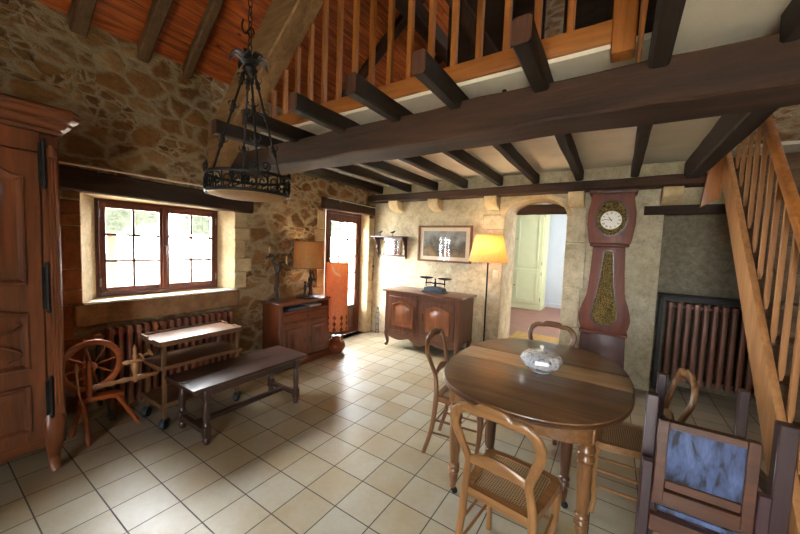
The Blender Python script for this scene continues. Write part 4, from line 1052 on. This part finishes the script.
# ================================================================== BACK WALL: PICTURE, SHELF, SWITCH, FIRE IRON
t = thing('framed_print', 'wide framed landscape print with cream mount on the back wall', 'picture', (-2.20, 4.585, 1.585))
mb = MB()
for a in ((-.45, -.42, -.28, .28), (.42, .45, -.28, .28), (-.42, .42, .25, .28), (-.42, .42, -.28, -.25)): mb.box(a[0], a[1], -.025, .01, a[2], a[3], .004)
mb.build('frame', M['frameoak'], t)
MB().box(-.42, .42, -.004, .004, -.25, .25).build('mount', M['mat'], t)
MB().box(-.355, .355, -.006, -.0045, -.195, .195).build('print', M['print'], t)
MB().box(-.42, .42, -.014, -.012, -.25, .25).build('pane', M['glass'], t)
t = thing('wall_shelf', 'small dark carved wall shelf with mirror back near the corner', 'shelf', (-3.17, 4.595, 1.48))
dk = M['cherrydark']
MB().box(-.345, .33, -.17, -.002, .185, .205, .005).build('shelf_board', dk['x'], t)
for x in (-.27, .29):
    mb = MB(); pts = [(-.002, .184), (-.15, .184), (-.155, .15), (-.12, .13), (-.105, .08), (-.075, .05), (-.085, .0), (-.05, -.03), (-.055, -.08), (-.03, -.13), (-.002, -.17)]
    mb.prism(pts, 'yz', x - .01, x + .01, .003); mb.build('bracket', dk['z'], t)
mb = MB(); mb.box(-.26, .28, -.02, -.003, -.13, -.10, .003); mb.box(-.26, .28, -.018, -.003, .15, .184, .002)
for k in range(7): mb.lathe([(.004, 0), (.01, .012), (.004, .024), (.002, .04)], (-.24 + k * .083, -.011, -.10), 8)
mb.build('back_rail', dk['x'], t)
MB().box(-.13, .20, -.008, -.003, -.098, .148).build('mirror', M['mirror'], t)
for x in (-.19, .07):
    f = thing('iron_bird', ('small dark metal bird standing on the left of the wall shelf' if x < 0 else 'small dark metal bird standing near the middle of the wall shelf'), 'ornament', (-3.17 + x, 4.50, 1.6855))
    MB().lathe([(.022, 0), (.02, .006), (.004, .01), (.004, .05)], (0, 0, 0), 10).build('stand', M['iron'], f)
    mb = MB(); mb.sweep(cr([(-.05, 0, .062), (-.02, 0, .06), (.015, 0, .066), (.035, 0, .082), (.055, 0, .08)], 4), lerp_sizes([.003, .016, .017, .011, .002], 4), 8, (0, 1, 0)); mb.build('body', M['iron'], f)
t = thing('light_switch', 'ivory double light switch beside the arch', 'switch', (-1.385, 4.588, 1.185))
MB().box(-.035, .035, -.012, 0, -.055, .055, .004, seg=2).build('plate', M['plastic'], t)
for z in (-.022, .022): MB().box(-.014, .014, -.018, -.011, z - .014, z + .014, .002).build('rocker', M['plastic'], t)
t = thing('fire_iron', 'slim grey iron rack standing on the floor in the far corner', 'fire iron', (-3.38, 4.53, 0))
mb = MB()
for x in (-.03, .03): mb.sweep([(x, 0, .002), (x, 0, .36)], .006, 8)
mb.sweep(cr([(-.03, 0, .36), (-.02, 0, .42), (0, 0, .46), (.02, 0, .42), (.03, 0, .36)], 5), .006, 8)
for z in (.06, .16, .26, .36): mb.sweep([(-.03, 0, z), (.03, 0, z)], .005, 8)
mb.sweep([(0, 0, .06), (0, 0, .44)], .005, 8); mb.build('rack', M['castiron'], t)

# ================================================================== FLOOR LAMP
t = thing('floor_lamp', 'black floor lamp with lit ivory shade between sideboard and arch', 'lamp', (-1.40, 4.28, 0))
MB().lathe([(.14, .001), (.145, .012), (.12, .024), (.03, .034), (.015, .05)], (0, 0, 0), 28).build('base', M['iron'], t)
MB().sweep([(0, 0, .04), (0, 0, 1.60)], .011, 12).build('pole', M['iron'], t)
mb = MB(); drum(mb, .258, .175, 1.365, 1.715); sh = mb.build('lamp_shade', M['shadelit'], t)
mb = MB()
for k in range(3):
    a = 2 * PI * k / 3; mb.sweep([(0, 0, 1.6), (.19 * math.cos(a), .19 * math.sin(a), 1.64)], .003, 6)
mb.build('shade_ring', M['steel'], sh)
MB().lathe([(.014, 0), (.03, .03), (.034, .06), (.02, .09), (.004, .1)], (0, 0, 1.46), 14).build('bulb', M['enamel'], t)
ld = bpy.data.lights.new('lamp_bulb_light', 'POINT'); ld.energy = 3.0; ld.color = (1, .72, .42); ld.shadow_soft_size = .03
lo = bpy.data.objects.new('lamp_bulb_light', ld); COL.objects.link(lo); lo.location = (-1.40, 4.22, 1.56)

# ================================================================== LONGCASE CLOCK
t = thing('longcase_clock', 'red brown longcase clock with white dial and brass pendulum window', 'clock', (-.06, 4.44, 0))
ck = M['clock']; yf, yb = -.13, .13
mb = MB()
mb.prism([(-.215, .62), (.215, .62), (.235, .002), (-.235, .002)], 'xz', yf, yb, .004); mb.build('base', M['clockbase'], t)
MB().box(-.232, .232, yf - .012, yb, .62, .655, .008, seg=2).build('base_moulding', ck['x'], t)
def prof_at(tab, z):
    P = [Vector((a, 0, b_)) for a, b_ in tab]
    c = cr(P, 8); out = [(p.x, p.z) for p in c]
    return out
bl = prof_at([(.212, .656), (.238, .74), (.246, .82), (.222, .94), (.185, 1.06), (.168, 1.25), (.158, 1.45), (.15, 1.61)], 0)
outline = [(-w_, z) for w_, z in bl] + [(w_, z) for w_, z in reversed(bl)]
mb = MB(); mb.prism(outline, 'xz', yf, yb, .005); mb.build('body', ck['z'], t)
# violin-shaped window with brass pendulum
win = prof_at([(.02, .735), (.075, .755), (.11, .81), (.12, .87), (.108, .96), (.082, 1.08), (.062, 1.25), (.048, 1.42), (.04, 1.53), (.02, 1.56)], 0)
o2 = [(-w_, z) for w_, z in win] + [(w_, z) for w_, z in reversed(win)]
o1 = inset(o2, -.016)
mb = MB(); mb.ringprism(o1, o2, 'xz', yf - .014, yf + .002); wf = mb.build('window_frame', M['clockbase'], t)
mb = MB(); mb.prism(o2, 'xz', yf - .004, yf - .001); mb.build('pendulum', M['brass'], wf)
mb = MB(); mb.lathe([(.004, -.012), (.055, -.008), (.075, 0), (.055, .006), (.004, .008)], (0, yf - .008, .86), 24, (0, -1, 0)); mb.build('pendulum_bob', M['brass'], wf)
MB().box(-.185, .185, yf - .012, yb, 1.612, 1.645, .008, seg=2).build('neck_moulding', ck['x'], t)
mb = MB()
hd = [(-.195, 1.646), (.195, 1.646), (.205, 1.70), (.225, 1.85), (.225, 1.98), (.2, 2.12), (.2, 2.19), (-.2, 2.19), (-.2, 2.12), (-.225, 1.98), (-.225, 1.85), (-.205, 1.70)]
mb.prism(hd, 'xz', yf - .02, yb, .005); mb.build('hood', ck['z'], t)
MB().box(-.225, .225, yf - .045, yb + .01, 2.191, 2.235, .01, seg=2).build('cornice', M['clockbase'], t)
def ell(a, b_, cx=0, cz=0, n=36): return [(cx + a * math.cos(2 * PI * k / n), cz + b_ * math.sin(2 * PI * k / n)) for k in range(n)]
cz = 1.925
mb = MB(); mb.ringprism(ell(.158, .205, 0, cz), ell(.142, .187, 0, cz), 'xz', yf - .036, yf - .018); mb.build('dial_frame', M['clockbase'], t)
mb = MB(); mb.prism(ell(.143, .188, 0, cz), 'xz', yf - .027, yf - .0195)
for k in range(9):   # stamped crest above the dial
    a = PI * (k + .5) / 9; mb.lathe([(.004, 0), (.022, .004), (.012, .012), (.002, .014)], (.12 * math.cos(a), yf - .027, cz + .05 + .115 * math.sin(a)), 10, (0, -1, 0))
mb.build('brass_surround', M['brass'], t)
dial = MB().lathe([(.002, .0), (.098, 0), (.1, .004), (.095, .008), (.002, .009)], (0, yf - .027, cz - .025), 36, (0, -1, 0)).build('dial', M['enamel'], t)
mb = MB(); yd = yf - .0372
NUM = ['XII', 'I', 'II', 'III', 'IV', 'V', 'VI', 'VII', 'VIII', 'IX', 'X', 'XI']
for h, s in enumerate(NUM):
    a = PI / 2 - 2 * PI * h / 12; c = Vector((math.cos(a), 0, math.sin(a))); up = c; rt = Vector((math.sin(a), 0, -math.cos(a)))
    wds = {'I': .005, 'V': .011, 'X': .011}; tot = sum(wds[q] for q in s); x = -tot / 2
    def stroke(u0, v0, u1, v1, wd):
        o = c * .078 + Vector((0, yd, cz - .025))
        p0 = o + rt * u0 + up * v0; p1 = o + rt * u1 + up * v1
        mb.bar(p0, p1, wd, .0008, (0, 1, 0), 0)
    for q in s:
        w_ = wds[q]; m_ = x + w_ / 2; H = .011
        if q == 'I': stroke(m_, -H, m_, H, .0028)
        if q == 'V': stroke(m_ - .004, H, m_, -H, .003); stroke(m_ + .004, H, m_, -H, .0016)
        if q == 'X': stroke(m_ - .004, H, m_ + .004, -H, .003); stroke(m_ + .004, H, m_ - .004, -H, .0016)
        x += w_
mb.build('numerals', M['black'], dial)
for ang, L, wd in ((math.radians(90 - 30 * 10.77), .042, .007), (math.radians(90 - 6 * 46), .066, .005)):
    mb = MB(); o = Vector((0, yd - .002, cz - .025)); dv = Vector((math.cos(ang), 0, math.sin(ang)))
    mb.bar(o - dv * .012, o + dv * L, wd, .001, (0, 1, 0), 0); mb.lathe([(.006, 0), (.006, .002)], o, 12, (0, -1, 0)); mb.build('hand', M['black'], dial)

# ================================================================== TABLE, TUREEN
t = thing('dining_table', 'oval extending oak dining table with turned legs and a paler leaf', 'table', (-.40, 2.36, 0))
def sup(a, b_, p, n=72, cx=0, cy=0): return [(cx + math.copysign(abs(math.cos(2 * PI * k / n)) ** (2 / p), math.cos(2 * PI * k / n)) * a, cy + math.copysign(abs(math.sin(2 * PI * k / n)) ** (2 / p), math.sin(2 * PI * k / n)) * b_) for k in range(n)]
def slab(name, pts, mat, z0=.712, z1=.742, par=t):
    mb = MB(); mb.prism(pts, 'xy', z0, z1, .007); return mb.build(name, mat, par)
full = sup(.545, .735, 2.5, 96)
def clip(pts, y0, y1):
    out = []
    n = len(pts)
    for i in range(n):
        a, b_ = pts[i], pts[(i + 1) % n]
        ina, inb = y0 <= a[1] <= y1, y0 <= b_[1] <= y1
        if ina: out.append(a)
        for yl in (y0, y1):
            if (a[1] - yl) * (b_[1] - yl) < 0:
                f = (yl - a[1]) / (b_[1] - a[1]); out.append((a[0] + (b_[0] - a[0]) * f, yl))
    # keep outline order by angle round the clipped centre
    cx = 0; cy = (max(p[1] for p in out) + min(p[1] for p in out)) / 2
    return sorted(out, key=lambda p: math.atan2(p[1] - cy, p[0] - cx))
slab('top_half', clip(full, -.74, -.0655), M['tabletop'])
slab('top_half', clip(full, .2005, .74), M['tabletop'])
slab('leaf', clip(full, -.0645, .1995), M['tableleaf'])
mb = MB(); rim = [(x, y, .722) for x, y in sup(.541, .731, 2.5, 96)]; mb.sweep(rim, (.012, .012), 8, (0, 0, 1), True); mb.build('edge_moulding', M['legdark'], t)
mb = MB(); mb.ringprism(sup(.42, .60, 5, 48), sup(.395, .575, 5, 48), 'xy', .60, .7105); mb.build('apron', M['tablewood']['y'], t)
LP = [(.056, .712), (.056, .6), (.03, .596), (.036, .585), (.03, .572), (.041, .556), (.043, .54), (.031, .525), (.041, .51), (.043, .495), (.031, .478), (.038, .468), (.034, .45), (.036, .40), (.032, .28), (.026, .205), (.034, .195), (.036, .185), (.024, .172), (.034, .158), (.034, .148), (.022, .135), (.028, .115), (.024, .085), (.017, .05), (.018, .042)]
for i, (x, y) in enumerate(((-.355, -.50), (.345, -.48), (-.345, .49), (.345, .49), (.235, -.22), (-.215, -.22))):
    x_, y_ = x, y
    mb = MB(); s = 1.0 if i < 4 else .9
    mb.lathe([(r * s, z) for r, z in LP[2:]][::-1], (x_, y_, 0), 20); mb.box(x_ - .036 * s, x_ + .036 * s, y_ - .036 * s, y_ + .036 * s, .594, .7105, .005)
    lg = mb.build('leg', M['tablewood']['z'] if i < 4 else M['legdark'], t)
    mb = MB(); mb.lathe([(.006, -.010), (.018, -.009), (.021, 0), (.018, .009), (.006, .010)], (x_ + .012, y_, .0225), 16, (.3, 1, 0)); mb.sweep([(x_, y_, .048), (x_ + .004, y_, .035), (x_ + .012, y_, .024)], .009, 8); mb.build('caster', M['iron'], lg)
t = thing('tureen', 'blue and white faceted porcelain tureen with lid on the dining table', 'tureen', (-.36, 2.30, .7435))
mb = MB(); mb.lathe([(.055, 0), (.06, .004), (.06, .010), (.092, .026), (.118, .05), (.13, .078), (.126, .096), (.118, .103), (.02, .101)], (0, 0, 0), 10, phase=.2); mb.build('bowl', M['porcelain'], t, 20)
mb = MB(); mb.lathe([(.119, .1035), (.121, .107), (.104, .121), (.072, .132), (.03, .138), (.004, .139)], (0, 0, 0), 10, phase=.2); ld_ = mb.build('lid', M['porcelain'], t, 20)
mb = MB(); mb.lathe([(.012, 0), (.007, .012), (.013, .028), (.012, .036), (.003, .04)], (0, 0, .137), 14); mb.build('knob', M['enamel'], ld_)

# ================================================================== DINING CHAIRS
def make_chair(name, label, pal, loc, rz, group):
    t = thing(name, label, 'chair', loc, rz, group)
    pal = M[pal]
    # each rear post runs from the floor up into the rounded back
    for s in (-1, 1):
        P = cr([(s * .185, -.255, .001), (s * .175, -.20, .20), (s * .165, -.178, .42), (s * .155, -.185, .52), (s * .145, -.20, .60), (s * .178, -.228, .70), (s * .200, -.25, .775), (s * .185, -.262, .83), (s * .145, -.27, .862)], 6)
        Z = lerp_sizes([(.014, .015), (.017, .017), (.02, .02), (.019, .016), (.018, .014), (.021, .013), (.023, .013), (.024, .013), (.02, .013)], 6)
        MB().sweep(P, Z, 12, (1, 0, 0), sq=.75).build('rear_post', pal['z'], t)
    P = cr([(-.165, -.267, .858), (-.125, -.273, .868), (-.085, -.276, .866), (-.045, -.279, .880), (.045, -.279, .880), (.085, -.276, .866), (.125, -.273, .868), (.165, -.267, .858)], 6)
    MB().sweep(P, lerp_sizes([(.019, .012), (.021, .013), (.020, .013), (.028, .013), (.028, .013), (.020, .013), (.021, .013), (.019, .012)], 6), 12, (0, 0, 1), sq=.75).build('crest_rail', pal['x'], t)
    P = cr([(-.148, -.197, .595), (-.09, -.205, .612), (0, -.21, .622), (.09, -.205, .612), (.148, -.197, .595)], 6)
    MB().sweep(P, lerp_sizes([(.018, .009), (.024, .010), (.034, .010), (.024, .010), (.018, .009)], 6), 12, (0, 0, 1), sq=.75).build('mid_rail', pal['x'], t)
    outer = [(-.165, -.185), (.165, -.185), (.188, -.02), (.2, .13), (.182, .175), (.1, .19), (-.1, .19), (-.182, .175), (-.2, .13), (-.188, -.02)]
    inner = [(x * .80, y * .80 + .002) for x, y in outer]
    mb = MB(); mb.ringprism(outer, inner, 'xy', .412, .452); mb.build('seat_frame', pal['x'], t)
    mb = MB(); mb.prism(inner, 'xy', .438, .447); mb.build('cane_seat', M['cane'], t)
    for s in (-1, 1):
        P = cr([(s * .176, .158, .415), (s * .18, .17, .34), (s * .174, .165, .22), (s * .166, .152, .09), (s * .172, .165, .001)], 6)
        MB().sweep(P, lerp_sizes([(.024, .024), (.023, .023), (.018, .018), (.013, .013), (.017, .017)], 6), 12, (1, 0, 0), sq=.85).build('front_leg', pal['z'], t)
        for z in (.17, .27):
            MB().sweep([(s * .176, -.205 + (.27 - z) * -.1, z), (s * .17, .158, z)], [.008, .008], 8).build('stretcher', pal['y'], t)
    MB().sweep([(-.17, .16, .235), (.17, .16, .235)], .008, 8).build('stretcher', pal['x'], t)
    MB().sweep([(-.172, -.205, .21), (.172, -.205, .21)], .008, 8).build('stretcher', pal['x'], t)
    t.scale = (.93, .96, .99)
    return t
G = 'cane seated chairs around the dining table'
make_chair('dining_chair', 'honey wooden cane chair in front of the table, back towards the camera', 'chair', (-.340, 1.56, 0), math.radians(-6), G)
make_chair('dining_chair', 'brown cane chair at the left end of the table facing right', 'chairdark', (-.875, 2.30, 0), math.radians(-90 + 6), G)
make_chair('dining_chair', 'cane chair behind the table with only its rounded back showing', 'chairdark', (-.45, 2.985, 0), math.radians(180 - 4), G)
make_chair('dining_chair', 'honey cane chair on the right of the table near the radiator', 'chair', (.13, 2.375, 0), math.radians(90 + 3), G)

# ================================================================== PLUM ARMCHAIR IN THE FOREGROUND
t = thing('velvet_armchair', 'plum stained oak armchair with blue velvet back panel in the right foreground', 'armchair', (.36, 1.73, 0))
pl = M['plum']; pf = M['panelframe']
for x, y, z0, z1, wd in ((-.185, .0, .001, .955, .042), (.20, .0, .001, .95, .05), (-.12, .36, .001, .945, .036), (.17, .34, .001, .945, .036)):
    MB().box(x - wd / 2, x + wd / 2, y - wd / 2, y + wd / 2, z0, z1, .004).build('corner_post', pl['z'], t)
for x in (-.190, .143):
    MB().box(x - .018, x + .018, -.082, -.046, .001, .70, .004).build('front_post', pl['z'], t)
for a, e in (((-.185, .02, .66), (-.125, .345, .66)), ((.20, .024, .66), (.175, .325, .66)), ((-.185, .02, .44), (-.125, .345, .44)), ((.20, .024, .44), (.175, .325, .44)), ((-.185, .02, .15), (-.125, .345, .15)), ((.20, .024, .15), (.175, .325, .15))):
    MB().bar(a, e, .024, .045, (0, 0, 1), .003).build('side_rail', pl['y'], t)
MB().bar((-.10, .355, .44), (.15, .345, .44), .024, .045, (0, 0, 1), .003).build('rear_rail', pl['x'], t)
bk = bpy.data.objects.new('backrest', None); COL.objects.link(bk); bk.parent = t
def at_panel(u, v, d=0):   # panel leans a little: u across, v up
    return (u, -.066 + .02 * 0 - d, v)
mb = MB()
x0, x1, z0, z1 = -.168, .122, .61, .885
for a in ((x0, x0 + .035, z0 - .06, z1), (x1 - .035, x1, z0 - .06, z1), (x0 + .035, x1 - .035, z1 - .03, z1), (x0 + .035, x1 - .035, z0, z0 + .035)):
    mb.box(a[0], a[1], -.085, -.055, a[2], a[3], .003)
mb.build('backrest_frame', pf['x'], bk)
MB().box(x0 + .033, x1 - .033, -.078, -.06, z0 + .033, z1 - .028, .004, seg=2).build('velvet_panel', M['velvet'], bk)
MB().box(-.171, .123, -.083, -.058, .535, .598, .003).build('lower_rail', pf['x'], t)
MB().box(-.145, .165, -.05, .33, .487, .512, .008, seg=2).build('seat_cushion', M['velvet'], t)
MB().box(-.171, .123, -.082, -.052, .415, .484, .003).build('seat_rail', pf['x'], t)
MB().box(-.145, .165, -.05, .33, .465, .4865, .003).build('seat_board', pf['y'], t)
MB().box(-.171, .123, -.08, -.054, .10, .15, .003).build('stretcher', pf['x'], t)

# ================================================================== CHANDELIER
CX, CY = -1.915, 1.20
t = thing('chandelier', 'black wrought iron ring chandelier hanging in front of the big beam', 'chandelier', (CX, CY, 1.805))
ir = M['iron']; RR = .235
mb = MB()
for z in (.012, .115):
    mb.sweep([(RR * math.cos(2 * PI * k / 48), RR * math.sin(2 * PI * k / 48), z) for k in range(48)], (.010, .006), 6, (0, 0, 1), True)
mb.build('ring', ir, t)
mb = MB()
for k in range(24):      # scrollwork between the two hoops
    a0 = 2 * PI * k / 24; pts = []
    s = 1 if k % 2 else -1
    for q in range(15):
        f = q / 14; r = .006 + .026 * f; th = s * f * PI * 2.6
        u = r * math.cos(th); v = r * math.sin(th)
        a = a0 + u / RR; pts.append(((RR + .004) * math.cos(a), (RR + .004) * math.sin(a), .063 + v * 1.25))
    mb.sweep(pts, .0042, 5)
    mb.sweep([(RR * math.cos(a0 + .131), RR * math.sin(a0 + .131), .012), (RR * math.cos(a0 + .131), RR * math.sin(a0 + .131), .115)], .004, 5)
mb.build('scrollwork', ir, t)
mb = MB(); mb.lathe([(.02, -.020), (.1, -.018), (.17, -.012), (.222, .0), (.226, .006), (.17, -.007), (.1, -.013), (.02, -.015)], (0, 0, 0), 40); mb.build('dish', M['dish'], t)
hub = Vector((0, 0, .80)); rdir = yaw
for k, da in enumerate((42, 128, 218, 308)):
    a = rdir + math.radians(da); p = Vector((.20 * math.cos(a), .20 * math.sin(a), .115)); q = hub + Vector((.03 * math.cos(a), .03 * math.sin(a), -.06))
    mb = MB(); mb.sweep([p, p.lerp(q, .5), q], .0065, 8)
    mb.sweep([p, Vector((RR * math.cos(a), RR * math.sin(a), .115))], .006, 6)
    for f in (.28, .62, .9):    # twisted leaf knots on the bar
        c = p.lerp(q, f); ax = (q - p).normalized(); n1 = ax.orthogonal().normalized(); n2 = ax.cross(n1)
        mb.lathe([(.006, -.03), (.014, -.015), (.011, 0), (.016, .012), (.006, .03)], c, 8, ax)
        for m_ in range(4):
            dv = n1 * math.cos(m_ * PI / 2) + n2 * math.sin(m_ * PI / 2)
            mb.sweep(cr([c, c + dv * .018 + ax * .012, c + dv * .03 + ax * .03, c + dv * .022 + ax * .045], 3), [(.006, .002)] * 9 + [(.002, .001)], 6, tuple(ax.cross(dv)))
    for s in (-1, 1):           # big scrolls where the bar meets the ring
        tv = Vector((-math.sin(a), math.cos(a), 0)); pts = []
        for m_ in range(17):
            f = m_ / 16; r = .028 - .022 * f; th = -PI / 2 + f * PI * 3
            pts.append(Vector((RR * math.cos(a), RR * math.sin(a), .15)) + tv * (s * (.032 + r * math.cos(th))) + Vector((0, 0, r * math.sin(th))))
        mb.sweep(pts, .006, 6)
    mb.build('suspension_bar', ir, t)
mb = MB(); mb.lathe([(.01, -.09), (.03, -.07), (.045, -.045), (.03, -.02), (.05, .0), (.02, .03), (.01, .06)], hub, 14)
for k in range(8):
    a = 2 * PI * k / 8; dv = Vector((math.cos(a), math.sin(a), 0))
    mb.sweep(cr([hub + dv * .03, hub + dv * .07 + Vector((0, 0, .03)), hub + dv * .105 + Vector((0, 0, .02)), hub + dv * .12 + Vector((0, 0, -.01))], 4), lerp_sizes([(.016, .003), (.024, .003), (.016, .003), (.002, .002)], 4), 6, tuple(Vector((0, 0, 1)).cross(dv)))
mb.build('hub', ir, t)
mb = MB(); ztop = roofz(CX) - 1.805 - .02; z = .86; k = 0
while z < ztop - .03:
    ax = Vector((1, 0, 0)) if k % 2 else Vector((0, 1, 0))
    mb.sweep([Vector((0, 0, z + .02)) + ax * (.012 * math.cos(q)) + Vector((0, 0, .026 * math.sin(q))) for q in [2 * PI * j / 12 for j in range(12)]], .0035, 5, (.3, .5, .7), True)
    z += .043; k += 1
mb.sweep([(0, 0, z - .03), (0, 0, ztop + .01)], .006, 6)
ch_ = mb.build('chain', ir, t)
mb = MB(); mb.sweep(cr([(-.0, 0, 1.0), (-.04, 0, .98), (-.07, 0, 1.0), (-.085, 0, 1.04), (-.07, 0, 1.07)], 4), .006, 6); mb.sweep(cr([(0, 0, 1.0), (.03, 0, .98), (.04, 0, .95)], 4), .006, 6); mb.build('hook', ir, ch_)

# ================================================================== GREEN CUPBOARD BEYOND THE ARCH
t = thing('tall_cupboard', 'tall pale green cupboard in the room beyond the arch', 'cupboard', (-1.66, 8.1, .18))
gr = M['green']
MB().box(-.33, .33, -.2, .36, .10, 2.30, .004).build('carcass', gr, t)
MB().box(-.34, .34, -.19, .37, .001, .10, .004).build('plinth', gr, t)
mb = MB(); cornice(mb, [(o * .5, z * .6 + 2.30) for o, z in prof], .33, -.20, .36, -.33)
MB_ = mb.build('cornice', gr, t)
for z0, z1 in ((.15, .93), (.97, 2.25)):
    mb = MB(); mb.box(-.30, .30, -.222, -.2, z0, z1, .004)
    mb.ringprism([(-.23, z0 + .07), (.23, z0 + .07), (.23, z1 - .07), (-.23, z1 - .07)], [(-.20, z0 + .10), (.20, z0 + .10), (.20, z1 - .10), (-.20, z1 - .10)], 'xz', -.234, -.221)
    d_ = mb.build('door', gr, t)
    MB().lathe([(.006, 0), (.014, .012), (.004, .02)], (-.26, -.222, (z0 + z1) / 2), 10, (0, -1, 0)).build('knob', M['bronze'], d_)
    for z in (z0 + .1, z1 - .1): MB().sweep([(.304, -.21, z - .04), (.304, -.21, z + .04)], .007, 8).build('hinge', M['iron'], d_)
